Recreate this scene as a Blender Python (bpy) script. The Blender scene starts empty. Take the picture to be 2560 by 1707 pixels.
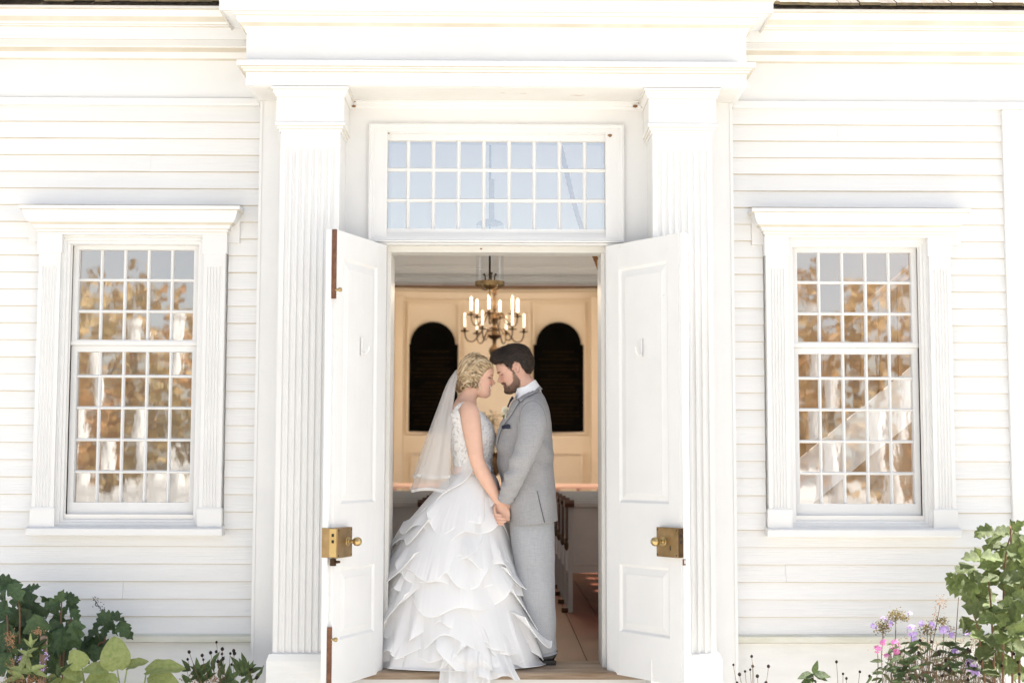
import bpy, math, random
import numpy as np
from mathutils import Matrix, Vector, noise
random.seed(7); RNG = np.random.default_rng(11)
R_ = math.radians
sc = bpy.context.scene
COL = sc.collection

# ------------------------------------------------------------------ camera
F_PX = 3556.0
CAM = Vector((0.012, -7.9, 1.158))
ROT = Matrix.Rotation(-R_(.564), 3, 'Z') @ Matrix.Rotation(R_(94.766), 3, 'X') @ Matrix.Rotation(R_(.13), 3, 'Z')
cd = bpy.data.cameras.new('camera'); cam = bpy.data.objects.new('camera', cd); COL.objects.link(cam)
cam.location = CAM; cam.rotation_euler = ROT.to_euler()
cd.sensor_width = 36.0; cd.lens = F_PX * 36.0 / 2560.0
cd.clip_start = .1; cd.clip_end = 600
cd.dof.use_dof = True; cd.dof.focus_distance = 7.95; cd.dof.aperture_fstop = 2.0
sc.camera = cam
sc.render.resolution_x = 1024; sc.render.resolution_y = 682

# ------------------------------------------------------------------ sky, sun, exposure
SUN_EL, SUN_AZ = R_(55), R_(80)          # azimuth measured from +Y (behind the church) towards +X
w = bpy.data.worlds.new('World'); sc.world = w; w.use_nodes = True
nt = w.node_tree; nt.nodes.clear()
sky = nt.nodes.new('ShaderNodeTexSky'); sky.sky_type = 'NISHITA'; sky.sun_disc = False
sky.sun_elevation = SUN_EL; sky.sun_rotation = SUN_AZ; sky.air_density = 1.0; sky.dust_density = 1.2; sky.ozone_density = 1.0
hs = nt.nodes.new('ShaderNodeHueSaturation'); hs.inputs['Saturation'].default_value = .54
bg = nt.nodes.new('ShaderNodeBackground'); bg.inputs['Strength'].default_value = .09
wo = nt.nodes.new('ShaderNodeOutputWorld')
nt.links.new(sky.outputs[0], hs.inputs['Color']); nt.links.new(hs.outputs[0], bg.inputs[0]); nt.links.new(bg.outputs[0], wo.inputs[0])
sl = bpy.data.lights.new('sun', 'SUN'); sl.energy = 5.0; sl.angle = R_(.5); sl.color = (1.0, .95, .88)
sun = bpy.data.objects.new('sun', sl); COL.objects.link(sun)
sdir = Vector((math.sin(SUN_AZ) * math.cos(SUN_EL), math.cos(SUN_AZ) * math.cos(SUN_EL), math.sin(SUN_EL)))
sun.rotation_euler = sdir.to_track_quat('Z', 'Y').to_euler(); sun.location = (6, 10, 14)
sc.view_settings.view_transform = 'Standard'; sc.view_settings.look = 'None'
sc.view_settings.exposure = 1.68; sc.view_settings.gamma = 1.0; sc.view_settings.use_curve_mapping = False
sc.cycles.max_bounces = 8; sc.cycles.diffuse_bounces = 5; sc.cycles.transparent_max_bounces = 24
sc.cycles.use_denoising = True

# ------------------------------------------------------------------ helpers
def at(px, py, Y):
    d = ROT @ Vector(((px - 1280) / F_PX, -(py - 853.5) / F_PX, -1)); t = (Y - CAM.y) / d.y
    return CAM + d * t

def world_of(o):
    m = Matrix.Identity(4)
    chain = []
    while o: chain.append(o); o = o.parent
    for q in reversed(chain): m = m @ q.matrix_parent_inverse @ q.matrix_basis
    return m

def setparent(o, p):
    if p is not None:
        o.parent = p; o.matrix_parent_inverse = world_of(p).inverted()

def tag(o, label=None, cat=None, group=None, kind=None):
    if label: o['label'] = label
    if cat: o['category'] = cat
    if group: o['group'] = group
    if kind: o['kind'] = kind
    return o

def thing(name, loc, label, cat, group=None):
    o = bpy.data.objects.new(name, None); o.empty_display_size = .1; o.location = loc
    COL.objects.link(o); return tag(o, label, cat, group)

def inst(name, mesh, parent=None, loc=(0, 0, 0), rot=None):
    o = bpy.data.objects.new(name, mesh); COL.objects.link(o); o.location = loc
    if rot is not None: o.rotation_euler = rot
    setparent(o, parent); return o

class MB:
    def __init__(s): s.v = []; s.f = []
    def add(s, vs, fs):
        b = len(s.v); s.v += [tuple(q) for q in vs]; s.f += [tuple(i + b for i in q) for q in fs]; return s
    def box(s, x0, x1, y0, y1, z0, z1):
        vs = [(x, y, z) for z in (z0, z1) for y in (y0, y1) for x in (x0, x1)]
        return s.add(vs, [(0, 2, 3, 1), (4, 5, 7, 6), (0, 1, 5, 4), (2, 6, 7, 3), (0, 4, 6, 2), (1, 3, 7, 5)])
    def prism_x(s, prof, x0, x1):            # prof: list of (y,z)
        n = len(prof); vs = [(x0, y, z) for y, z in prof] + [(x1, y, z) for y, z in prof]
        fs = [(i, (i + 1) % n, n + (i + 1) % n, n + i) for i in range(n)] + [tuple(range(n))[::-1], tuple(range(n, 2 * n))]
        return s.add(vs, fs)
    def prism_y(s, prof, y0, y1):            # prof: list of (x,z)
        n = len(prof); vs = [(x, y0, z) for x, z in prof] + [(x, y1, z) for x, z in prof]
        fs = [(i, n + i, n + (i + 1) % n, (i + 1) % n) for i in range(n)] + [tuple(range(n)), tuple(range(n, 2 * n))[::-1]]
        return s.add(vs, fs)
    def mould(s, xl, xr, yb, yf, prof):      # profile (d,z) swept round left return, front, right return
        n = len(prof); vs = []
        for d, z in prof: vs += [(xl - d, yb, z), (xl - d, yf - d, z), (xr + d, yf - d, z), (xr + d, yb, z)]
        fs = []
        for i in range(n - 1):
            a, b = 4 * i, 4 * (i + 1)
            for k in range(3): fs.append((a + k, a + k + 1, b + k + 1, b + k))
        fs.append((0, 3, 2, 1)); e = 4 * (n - 1); fs.append((e, e + 1, e + 2, e + 3))
        return s.add(vs, fs)
    def tube(s, pts, rad, seg=8, cap=True, flat=None):
        pts = [Vector(p) for p in pts]; n = len(pts)
        if not hasattr(rad, '__len__'): rad = [rad] * n
        up = Vector((0, 0, 1)); vs = []; prev = None
        for i, p in enumerate(pts):
            t = (pts[min(i + 1, n - 1)] - pts[max(i - 1, 0)]).normalized()
            if prev is None:
                a = t.orthogonal().normalized() if flat is None else (Vector(flat) - t * t.dot(Vector(flat))).normalized()
            else:
                a = (prev - t * t.dot(prev)); a = a.normalized() if a.length > 1e-6 else t.orthogonal().normalized()
            prev = a; b = t.cross(a)
            r = rad[i]; ra, rb = (r if isinstance(r, tuple) else (r, r))
            for k in range(seg):
                q = 2 * math.pi * k / seg; vs.append(p + a * (ra * math.cos(q)) + b * (rb * math.sin(q)))
        fs = [(i * seg + k, i * seg + (k + 1) % seg, (i + 1) * seg + (k + 1) % seg, (i + 1) * seg + k) for i in range(n - 1) for k in range(seg)]
        if cap: fs += [tuple(range(seg))[::-1], tuple(range((n - 1) * seg, n * seg))]
        return s.add(vs, fs)
    def lathe(s, prof, c, seg=20, axis='z'):  # prof list (r,h)
        vs = []; n = len(prof)
        for r, h in prof:
            for k in range(seg):
                q = 2 * math.pi * k / seg
                p = (r * math.cos(q), r * math.sin(q), h)
                if axis == 'x': p = (h, p[0], p[1])
                if axis == 'y': p = (p[0], h, p[1])
                vs.append((c[0] + p[0], c[1] + p[1], c[2] + p[2]))
        fs = [(i * seg + k, i * seg + (k + 1) % seg, (i + 1) * seg + (k + 1) % seg, (i + 1) * seg + k) for i in range(n - 1) for k in range(seg)]
        fs += [tuple(range(seg))[::-1], tuple(range((n - 1) * seg, n * seg))]
        return s.add(vs, fs)
    def grid(s, P, closed=False):            # P: rows x cols x 3
        P = np.asarray(P, float); r, c = P.shape[:2]
        cc = c if closed else c - 1
        fs = [(i * c + j, i * c + (j + 1) % c, (i + 1) * c + (j + 1) % c, (i + 1) * c + j) for i in range(r - 1) for j in range(cc)]
        return s.add(P.reshape(-1, 3).tolist(), fs)
    def xf(s, fn): s.v = [tuple(fn(*q)) for q in s.v]; return s
    def mesh(s, name, mat, smooth=False, sharp=35):
        me = bpy.data.meshes.new(name); me.from_pydata(s.v, [], s.f)
        mats = mat if isinstance(mat, (list, tuple)) else [mat]
        for m in mats: me.materials.append(m)
        if smooth:
            me.shade_smooth()
            if sharp: me.set_sharp_from_angle(angle=R_(sharp))
        me.update(); return me
    def build(s, name, mat, parent=None, smooth=False, sharp=35):
        return inst(name, s.mesh(name, mat, smooth, sharp), parent)

def shade_undersides(o, prof):  # colours the narrow undersides of a moulding as if in shade
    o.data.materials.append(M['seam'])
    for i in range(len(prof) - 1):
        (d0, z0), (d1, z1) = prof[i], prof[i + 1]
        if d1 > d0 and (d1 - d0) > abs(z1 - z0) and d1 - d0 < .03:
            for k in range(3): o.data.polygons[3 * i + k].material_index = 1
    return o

def bevel(o, wd=.003, seg=1):
    m = o.modifiers.new('bevel', 'BEVEL'); m.width = wd; m.segments = seg; m.limit_method = 'ANGLE'; m.angle_limit = R_(40); return o

# ------------------------------------------------------------------ materials
def mat(name, c1, c2=None, rough=.55, metal=0., nscale=6., stretch=(1, 1, 1), bump=0., bscale=40., bstretch=None, spec=.4,
        chips=None, sheen=0., rnd=0.):
    m = bpy.data.materials.new(name); m.use_nodes = True; t = m.node_tree; P = t.nodes['Principled BSDF']
    P.inputs['Roughness'].default_value = rough; P.inputs['Metallic'].default_value = metal
    P.inputs['Specular IOR Level'].default_value = spec
    if sheen: P.inputs['Sheen Weight'].default_value = sheen
    P.inputs['Base Color'].default_value = (*c1, 1)
    L = t.links.new
    tc = t.nodes.new('ShaderNodeTexCoord')
    mp = t.nodes.new('ShaderNodeMapping'); mp.inputs['Scale'].default_value = stretch; L(tc.outputs['Object'], mp.inputs['Vector'])
    oi = t.nodes.new('ShaderNodeObjectInfo')
    ad = t.nodes.new('ShaderNodeVectorMath'); ad.operation = 'ADD'
    sc1 = t.nodes.new('ShaderNodeMath'); sc1.operation = 'MULTIPLY'; sc1.inputs[1].default_value = 37.0
    L(oi.outputs['Random'], sc1.inputs[0]); L(mp.outputs[0], ad.inputs[0]); L(sc1.outputs[0], ad.inputs[1])
    col = None
    if c2 is not None:
        n = t.nodes.new('ShaderNodeTexNoise'); n.inputs['Scale'].default_value = nscale; n.inputs['Detail'].default_value = 6; L(ad.outputs[0], n.inputs['Vector'])
        rp = t.nodes.new('ShaderNodeValToRGB'); rp.color_ramp.elements[0].position = .32; rp.color_ramp.elements[1].position = .68
        rp.color_ramp.elements[0].color = (*c1, 1); rp.color_ramp.elements[1].color = (*c2, 1)
        L(n.outputs[0], rp.inputs[0]); col = rp.outputs[0]
    if rnd and col is not None:
        hv = t.nodes.new('ShaderNodeHueSaturation'); mr = t.nodes.new('ShaderNodeMapRange'); mr.inputs['To Min'].default_value = 1 - rnd; mr.inputs['To Max'].default_value = 1 + rnd
        L(oi.outputs['Random'], mr.inputs[0]); L(mr.outputs[0], hv.inputs['Value']); L(col, hv.inputs['Color']); col = hv.outputs[0]
    if chips:
        cs, thr, cc = chips[:3]; cst = chips[3] if len(chips) > 3 else (1, 1, 1)
        mp2 = t.nodes.new('ShaderNodeMapping'); mp2.inputs['Scale'].default_value = cst; L(tc.outputs['Object'], mp2.inputs['Vector'])
        n2 = t.nodes.new('ShaderNodeTexNoise'); n2.inputs['Scale'].default_value = cs; n2.inputs['Detail'].default_value = 8; n2.inputs['Roughness'].default_value = .65; L(mp2.outputs[0], n2.inputs['Vector'])
        r2 = t.nodes.new('ShaderNodeValToRGB'); r2.color_ramp.elements[0].position = thr; r2.color_ramp.elements[1].position = thr + .02
        L(n2.outputs[0], r2.inputs[0])
        mx = t.nodes.new('ShaderNodeMix'); mx.data_type = 'RGBA'; L(r2.outputs[0], mx.inputs['Factor'])
        if col is not None: L(col, mx.inputs['A'])
        else: mx.inputs['A'].default_value = (*c1, 1)
        mx.inputs['B'].default_value = (*cc, 1); col = mx.outputs['Result']
    if col is not None: L(col, P.inputs['Base Color'])
    if bump:
        mp3 = t.nodes.new('ShaderNodeMapping'); mp3.inputs['Scale'].default_value = bstretch or stretch; L(tc.outputs['Object'], mp3.inputs['Vector'])
        n3 = t.nodes.new('ShaderNodeTexNoise'); n3.inputs['Scale'].default_value = bscale; n3.inputs['Detail'].default_value = 5; L(mp3.outputs[0], n3.inputs['Vector'])
        b = t.nodes.new('ShaderNodeBump'); b.inputs['Strength'].default_value = bump; b.inputs['Distance'].default_value = .01
        L(n3.outputs[0], b.inputs['Height']); L(b.outputs[0], P.inputs['Normal'])
    return m

W1, W2 = (.675, .67, .66), (.705, .70, .69)
M = {}
M['clap'] = mat('white_clapboard_paint', (.70, .695, .685), (.73, .725, .715), rough=.5, nscale=3, stretch=(.6, 1, 4), bump=.25, bscale=30, bstretch=(.15, 1, 4), rnd=.025, chips=(9, .745, (.55, .5, .42), (.4, 1, 3)))
M['trim'] = mat('white_trim_paint', W1, W2, rough=.48, nscale=4, bump=.15, bscale=14, chips=(10, .755, (.5, .42, .33)))
M['soffit'] = mat('stained_soffit_paint', (.66, .64, .61), (.70, .685, .66), rough=.55, nscale=5, bump=.1, bscale=20, chips=(4.5, .66, (.40, .30, .20), (1, 4, 1)))
M['door'] = mat('worn_white_door_paint', (.685, .68, .67), (.71, .705, .695), rough=.45, nscale=5, bump=.2, bscale=22, bstretch=(1, 1, .15), chips=(15, .715, (.40, .29, .21), (1, 1, .5)))
M['lap_dirt_shade'] = mat('dirt_and_shade_under_laps', (.52, .47, .39), (.62, .575, .50), rough=.8, nscale=6)  # tan of the lap dirt, also painting in the shadow line at each lap
M['seam'] = mat('moulding_underside_shade', (.50, .455, .375), (.60, .555, .48), rough=.85, nscale=5)  # painted shade for the undersides of cornice, capital and cap mouldings
M['mud'] = mat('dried_mud', (.20, .10, .045), (.32, .18, .09), rough=.95, nscale=40, bump=.5, bscale=90)
M['lower'] = mat('weathered_base_board_paint', (.68, .68, .66), (.74, .735, .72), rough=.6, nscale=7, stretch=(.5, 1, 2), bump=.2, bscale=25)
M['water'] = mat('mossy_water_table_paint', (.57, .56, .46), (.67, .66, .59), rough=.6, nscale=9, stretch=(.5, 1, 2), bump=.2, bscale=25)
M['sill'] = mat('weathered_wood_sill', (.20, .13, .08), (.38, .30, .22), rough=.75, nscale=12, stretch=(.3, 2, 3), bump=.5, bscale=40, bstretch=(.2, 3, 3))
M['shingle'] = mat('weathered_cedar', (.16, .13, .105), (.30, .265, .23), rough=.85, nscale=10, stretch=(3, .4, 1), bump=.5, bscale=30, bstretch=(4, .4, 1), rnd=.25)
M['moss'] = mat('shingle_butt', (.10, .08, .045), (.2, .15, .08), rough=.9, nscale=20)
M['cream'] = mat('cream_plaster', (.76, .64, .48), (.80, .68, .52), rough=.6, nscale=2, bump=.05, bscale=10)
M['lobby'] = mat('lobby_paint', (.80, .765, .71), (.83, .80, .75), rough=.55, nscale=2, bump=.05, bscale=10)
M['jamb'] = mat('grey_jamb_paint', (.60, .585, .55), (.66, .64, .60), rough=.5, nscale=3)
M['ceil'] = mat('brown_ceiling_paint', (.24, .15, .10), (.28, .18, .12), rough=.7, nscale=3)
M['floor'] = mat('red_brown_floor_paint', (.085, .026, .015), (.12, .040, .024), rough=.45, nscale=5, stretch=(1, .2, 1), bump=.15, bscale=12, bstretch=(2, .2, 1), rnd=.12, spec=.1)
M['pew'] = mat('grey_pew_paint', (.27, .27, .265), (.32, .315, .305), rough=.5, nscale=4)
M['mahog'] = mat('dark_mahogany', (.035, .015, .01), (.07, .028, .016), rough=.35, nscale=12, stretch=(1, .3, 1))
M['railw'] = mat('peach_rail_paint', (.74, .47, .36), (.78, .52, .40), rough=.5, nscale=4)
M['brass'] = mat('aged_brass', (.24, .155, .07), (.36, .245, .12), rough=.42, metal=.9, nscale=14, bump=.08, bscale=60)
M['brassd'] = mat('dark_old_brass', (.040, .022, .010), (.085, .048, .021), rough=.5, metal=.75, nscale=20)
M['brassk'] = mat('polished_brass_knob', (.40, .28, .12), (.50, .37, .17), rough=.34, metal=1., nscale=10)
M['rust'] = mat('rusty_iron', (.12, .055, .03), (.22, .10, .055), rough=.7, metal=.3, nscale=30, bump=.2, bscale=80)
M['dark'] = mat('dark_hole', (.012, .01, .009), rough=.8)
M['candle'] = mat('candle_wax', (.82, .78, .70), (.85, .81, .74), rough=.4)
M['black'] = mat('black_tablet_paint', (.003, .003, .0025), (.005, .0048, .004), rough=1.0, nscale=5, spec=.0)
M['gilt'] = mat('faded_gilt_lettering', (.020, .011, .004), (.030, .016, .006), rough=1.0, spec=0.)
M['rope'] = mat('brown_rope', (.20, .09, .03), (.33, .16, .06), rough=.85, nscale=40)
M['wood'] = mat('honey_wood', (.35, .20, .09), (.48, .29, .14), rough=.45, nscale=8, stretch=(1, 1, .2))
M['ground'] = mat('pale_gravel', (.45, .43, .39), (.51, .49, .445), rough=.95, nscale=.6, bump=.4, bscale=8)

def glass_mat(name, refl, wav, tint=(1, 1, 1), wscale=7.0, fresnel=True):
    m = bpy.data.materials.new(name); m.use_nodes = True; t = m.node_tree; t.nodes.clear(); L = t.links.new
    o = t.nodes.new('ShaderNodeOutputMaterial'); mx = t.nodes.new('ShaderNodeMixShader')
    tr = t.nodes.new('ShaderNodeBsdfTransparent'); tr.inputs[0].default_value = (*[.93 * c for c in tint], 1)
    gl = t.nodes.new('ShaderNodeBsdfGlossy'); gl.inputs['Roughness'].default_value = .02; gl.inputs[0].default_value = (1, 1, 1, 1)
    tc = t.nodes.new('ShaderNodeTexCoord'); oi = t.nodes.new('ShaderNodeObjectInfo')
    ge = t.nodes.new('ShaderNodeNewGeometry')
    mp = t.nodes.new('ShaderNodeVectorMath'); mp.operation = 'MULTIPLY'; mp.inputs[1].default_value = (1.2, 1, .55)
    L(ge.outputs['Position'], mp.inputs[0])
    ad = t.nodes.new('ShaderNodeVectorMath'); ad.operation = 'ADD'; s = t.nodes.new('ShaderNodeMath'); s.operation = 'MULTIPLY'; s.inputs[1].default_value = 31
    L(oi.outputs['Random'], s.inputs[0]); L(mp.outputs[0], ad.inputs[0]); L(s.outputs[0], ad.inputs[1])
    n = t.nodes.new('ShaderNodeTexNoise'); n.inputs['Scale'].default_value = wscale; n.inputs['Detail'].default_value = 3; n.inputs['Roughness'].default_value = .45; L(ad.outputs[0], n.inputs['Vector'])
    b = t.nodes.new('ShaderNodeBump'); b.inputs['Strength'].default_value = wav; b.inputs['Distance'].default_value = .01; L(n.outputs[0], b.inputs['Height']); L(b.outputs[0], gl.inputs['Normal'])
    fr = t.nodes.new('ShaderNodeFresnel'); fr.inputs['IOR'].default_value = 1.5
    ma = t.nodes.new('ShaderNodeMath'); ma.operation = 'ADD'; ma.use_clamp = True; ma.inputs[1].default_value = refl; ma.inputs[0].default_value = 0
    if fresnel: L(fr.outputs[0], ma.inputs[0])
    L(ma.outputs[0], mx.inputs[0]); L(tr.outputs[0], mx.inputs[1]); L(gl.outputs[0], mx.inputs[2]); L(mx.outputs[0], o.inputs[0])
    return m
M['glass'] = glass_mat('old_wavy_window_glass', .29, .024)
M['tglass'] = glass_mat('transom_glass', .45, .02)
M['lampglass'] = glass_mat('lantern_glass', .05, 0.0, fresnel=False)
# ================================================================== ground
g = MB(); n_ = 40
g.box(-250, 250, -250, 250, -1.0, -.52)
tag(g.build('ground', M['ground']), kind='structure')

# ================================================================== church shell
church = thing('church', (0, 6, -.52), 'white clapboard church with fluted entrance pilasters, multi-pane windows and shingled roof', 'church')
YW, YB, YI = .155, 1.54, .33       # clapboard wall face, lobby back wall, inner face of the front wall
HX = 3.03
WC, WH = 2.058, .36                # window centre, half opening
WZ0, WZ1 = .85, 2.40
ZF = 3.45

def clapwall(sx):
    mb = MB(); o = 0.02
    def bx(x0, x1, y0, y1, z0, z1): mb.box(min(sx * x0, sx * x1), max(sx * x0, sx * x1), y0, y1, z0, z1)
    y0, y1 = YW + .012, YI
    bx(1.30, WC - WH, y0, y1, -.5, ZF + .3); bx(WC + WH, HX - .03, y0, y1, -.5, ZF + .3)
    bx(WC - WH, WC + WH, y0, y1, -.5, WZ0); bx(WC - WH, WC + WH, y0, y1, WZ1, ZF + .3)
    return mb.build('front_wall', M['lobby'], church)

def clapboard(parent, x0, x1, z, jit):
    b = .0005 + random.random() * .0015; t = YW - .016 - jit
    zt = z + EXPO - .0042; yt_ = t + (YW - .002 - b - t) * (EXPO - .0042) / .112
    p = [(t, z), (YW + .010, z), (YW + .010, z + .112), (YW - .002 - b, z + .112), (yt_, zt)]
    mb = MB(); ns = max(2, int((x1 - x0) / .28)); sd_ = random.uniform(0, 99)
    rows = []
    for i_ in range(ns + 1):
        x = x0 + (x1 - x0) * i_ / ns; dz = .0022 * noise.noise(Vector((x * .9, sd_, z))); dy = .0025 * noise.noise(Vector((x * 1.1, sd_ + 7, z)))
        rows.append([(x, y + (dy if k_ in (0, 4) else 0), q + dz) for k_, (y, q) in enumerate(p)])
    mb.grid(rows, True); n = 5; mb.f += [(4, 3, 2, 1, 0), tuple(ns * 5 + k_ for k_ in range(5))]
    o = mb.build('clapboard', [M['clap'], M['lap_dirt_shade']], parent)
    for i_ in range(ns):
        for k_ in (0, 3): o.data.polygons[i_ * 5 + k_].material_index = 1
    return o

EXPO = (3.182 - .193) / 31
for sx in (-1, 1):
    wl = clapwall(sx)
    for r in range(31):
        z = .193 + r * EXPO
        spans = [(1.334, HX - .12)]
        if z > .70 and z < 2.395: spans = [(1.334, WC - .535), (WC + .535, HX - .12)]
        if 2.395 <= z < 2.56: spans = [(1.334, WC - .575), (WC + .575, HX - .12)] if z < 2.5 else spans
        elif len(spans) == 1 and random.random() < .14:
            j = random.uniform(1.6, 2.7); spans = [(1.334, j - .0004), (j + .0004, HX - .12)]
        for a, b in spans:
            x0, x1 = sorted((sx * a, sx * b)); clapboard(wl, x0, x1, z, random.uniform(0, .002))
    # water table and base board
    x0, x1 = sorted((sx * 1.334, sx * (HX + .03)))
    MB().prism_x([(YW - .048, .150), (YW + .01, .150), (YW + .01, .205), (YW - .017, .192), (YW - .048, .182)], x0, x1).build('water_table', M['water'], wl)
    MB().box(x0, x1, YW - .008, YW + .01, -.5, .1435).build('base_board', M['lower'], wl)
    MB().box(x0, x1, YW - .004, YW + .01, .1437, .1499).build('shadow_strip', M['rust'], wl)  # dark strip set in as the shadow line below the water table
    # corner board
    x0, x1 = sorted((sx * (HX - .12), sx * HX))
    bevel(MB().box(x0, x1, YW - .032, YW + .05, .2, 3.176).build('corner_board', M['trim'], wl))
    # frieze, bed moulding, cornice
    x0, x1 = sorted((sx * 1.30, sx * (HX + .02)))
    f = MB(); f.box(x0, x1, YW - .03, YW + .1, 3.222, 3.47).build('frieze', M['trim'], wl)
    MB().prism_x([(YW + .1, 3.176), (YW - .045, 3.176), (YW - .05, 3.182), (YW - .05, 3.214), (YW - .034, 3.2215), (YW + .1, 3.2215)], x0, x1).build('frieze_band', M['trim'], wl)
    x0, x1 = sorted((sx * 1.30, sx * (HX + .22)))
    pr = [(YW + .1, 3.437), (YW - .034, 3.437), (YW - .046, 3.446), (YW - .05, 3.462), (YW - .062, 3.478), (YW - .085, 3.490), (YW - .10, 3.494),
          (YW - .102, 3.503), (YW - .245, 3.503), (YW - .25, 3.494), (YW - .258, 3.494), (YW - .258, 3.562), (YW - .268, 3.566), (YW - .268, 3.574), (YW - .275, 3.577),
          (YW - .278, 3.588), (YW - .288, 3.598), (YW - .305, 3.61), (YW - .318, 3.626), (YW - .326, 3.640), (YW - .345, 3.644), (YW - .345, 3.658), (YW + .1, 3.658)]
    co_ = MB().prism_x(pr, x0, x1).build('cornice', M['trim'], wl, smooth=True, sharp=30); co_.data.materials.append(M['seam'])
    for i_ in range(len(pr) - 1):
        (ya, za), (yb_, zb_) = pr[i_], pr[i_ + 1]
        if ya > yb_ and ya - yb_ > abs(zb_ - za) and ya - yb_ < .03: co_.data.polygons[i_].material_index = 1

# side and back walls of the nave with window openings, ceiling above
def sidewall(sx):
    mb = MB(); x0, x1 = sorted((sx * (HX - .15), sx * (HX - .03)))
    ops = [(.42, 1.46), (1.9, 4.2), (4.5, 6.8), (7.1, 9.4), (9.7, 11.3)]
    y = .0 + YI
    for a, b in ops:
        mb.box(x0, x1, y, a, -.5, 3.8); mb.box(x0, x1, a, b, -.5, .5); mb.box(x0, x1, a, b, 3.4 if a > 1 else 3.2, 3.8); y = b
    mb.box(x0, x1, y, 12.6, -.5, 3.8)
    return mb.build('side_wall', M['lobby'], church)
sidewall(-1); sidewall(1)
MB().box(-HX, HX, 12.6, 12.75, -.5, 3.8).build('back_wall', M['cream'], church)
MB().box(-HX + .16, HX - .16, YI, YB + .12, 3.36, 3.40).build('lobby_ceiling', M['lobby'], church)
MB().box(-HX + .16, HX - .16, YB + .121, 9.0, 3.58, 3.64).build('nave_ceiling', M['lobby'], church)
MB().box(-HX + .16, HX - .16, 9.0, 12.59, 3.56, 3.64).build('chancel_ceiling', M['ceil'], church)

# roof with shingle courses
RS = .62
def roofz(y): return 3.664 + (y + .20) * RS
rf = MB().add([(-3.4, -.17, 3.664), (3.4, -.17, 3.664), (3.4, 6.2, roofz(6.2)), (-3.4, 6.2, roofz(6.2)), (3.4, 13.0, 3.6), (-3.4, 13.0, 3.6), (3.4, 6.2, roofz(6.2) - .1), (-3.4, 6.2, roofz(6.2) - .1)],
              [(0, 1, 2, 3), (3, 2, 4, 5), (0, 3, 5), (1, 4, 2)]).build('roof', M['shingle'], church)
sh = []
for wdt in (.09, .115, .14, .165):
    m = MB(); L = .34
    vs = []
    for y, z0, z1 in ((0, 0, .017), (L, L * RS - .004, L * RS + .004)):
        vs += [(0, y, z0), (wdt - .004, y, z0), (0, y, z1), (wdt - .004, y, z1)]
    m.add(vs, [(0, 1, 3, 2), (4, 6, 7, 5), (2, 3, 7, 6), (0, 4, 5, 1), (0, 2, 6, 4), (1, 5, 7, 3)])
    me = m.mesh('shingle', M['shingle']); me.materials.append(M['moss']); me.polygons[0].material_index = 1; sh.append((wdt, me))
for course in range(2):
    yb = -.235 + course * .13
    for s0, s1 in ((-3.35, -1.40), (1.40, 3.35)):
        x = s0
        while x < s1:
            wdt, me = random.choice(sh)
            inst('shingle', me, rf, (x, yb + random.uniform(-.008, .008), 3.666 + course * (.13 * RS + .012) + random.uniform(0, .003))); x += wdt

# ================================================================== entrance surround
DX, DZ = .615, 2.36
mb = MB()
for s in (-1, 1):
    x0, x1 = sorted((s * DX, s * 1.332)); mb.box(x0, x1, 0, YI, -.5, 3.40)
mb.box(-DX, DX, 0, YI, 3.0, 3.40)                 # above transom
mb.box(-DX, DX, .02, YI - .02, DZ, 2.415)          # transom bar
mb.build('entrance_wall', M['trim'], church)
ew = church
# entablature
EP = [(-.02, 3.176), (.04, 3.176), (.04, 3.248), (.052, 3.251), (.054, 3.262), (.062, 3.266), (.064, 3.272), (.082, 3.274), (.084, 3.303), (.04, 3.306), (.04, 3.462),
        (.045, 3.468), (.047, 3.482), (.058, 3.496), (.078, 3.512), (.088, 3.530), (.092, 3.545), (.098, 3.548), (.1, 3.557), (.158, 3.562), (.158, 3.548), (.166, 3.548), (.166, 3.612), (.176, 3.615), (.18, 3.63), (.2, 3.66), (.215, 3.69), (.22, 3.75), (-.02, 3.75)]
shade_undersides(MB().mould(-1.318, 1.318, YW, -.29, EP).build('entablature', M['trim'], church, smooth=True, sharp=25), EP)
MB().box(-1.33, 1.33, -.305, YW - .002, 3.1735, 3.177).build('soffit', M['soffit'], church)
# low gable roof of the entrance bay
MB().add([(-1.55, -.53, 3.751), (1.55, -.53, 3.751), (0, -.53, 4.35), (-1.55, 1.6, 3.751), (1.55, 1.6, 3.751), (0, 1.6, 4.35)],
         [(0, 1, 2), (0, 2, 5, 3), (1, 4, 5, 2), (3, 5, 4), (0, 3, 4, 1)]).build('entrance_gable', M['trim'], church)

def fluted(name, parent, xc, wd, yf, yb, z0, z1, nf, pitch, fw, ztop, zbot, depth, m):
    xs = [-wd / 2]
    for k in range(nf):
        c = (k - (nf - 1) / 2) * pitch
        for q in np.linspace(-1, 1, 7): xs.append(c + q * fw / 2)
    xs.append(wd / 2)
    r = fw / 2
    zs = [z0, zbot] + [zbot + .001] + [ztop - r + r * math.sin(q) for q in np.linspace(0, math.pi / 2, 6)] + [ztop + .002, z1]
    P = []
    for z in zs:
        row = []
        for x in xs:
            d = 0
            if zbot < z <= ztop:
                for k in range(nf):
                    c = (k - (nf - 1) / 2) * pitch; u = (x - c) / r
                    if abs(u) < 1:
                        zz = max(0, (z - (ztop - r)) / r); q = u * u + zz * zz
                        if q < 1: d = depth * math.sqrt(1 - q)
            row.append((xc + x, yf + d, z))
        P.append(row)
    mb = MB().grid(P)
    h = wd / 2
    mb.add([(xc - h, yf, z0), (xc - h, yb, z0), (xc - h, yb, z1), (xc - h, yf, z1), (xc + h, yf, z0), (xc + h, yb, z0), (xc + h, yb, z1), (xc + h, yf, z1)], [(0, 3, 2, 1), (4, 5, 6, 7)])
    return mb.build(name, m, parent)

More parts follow.
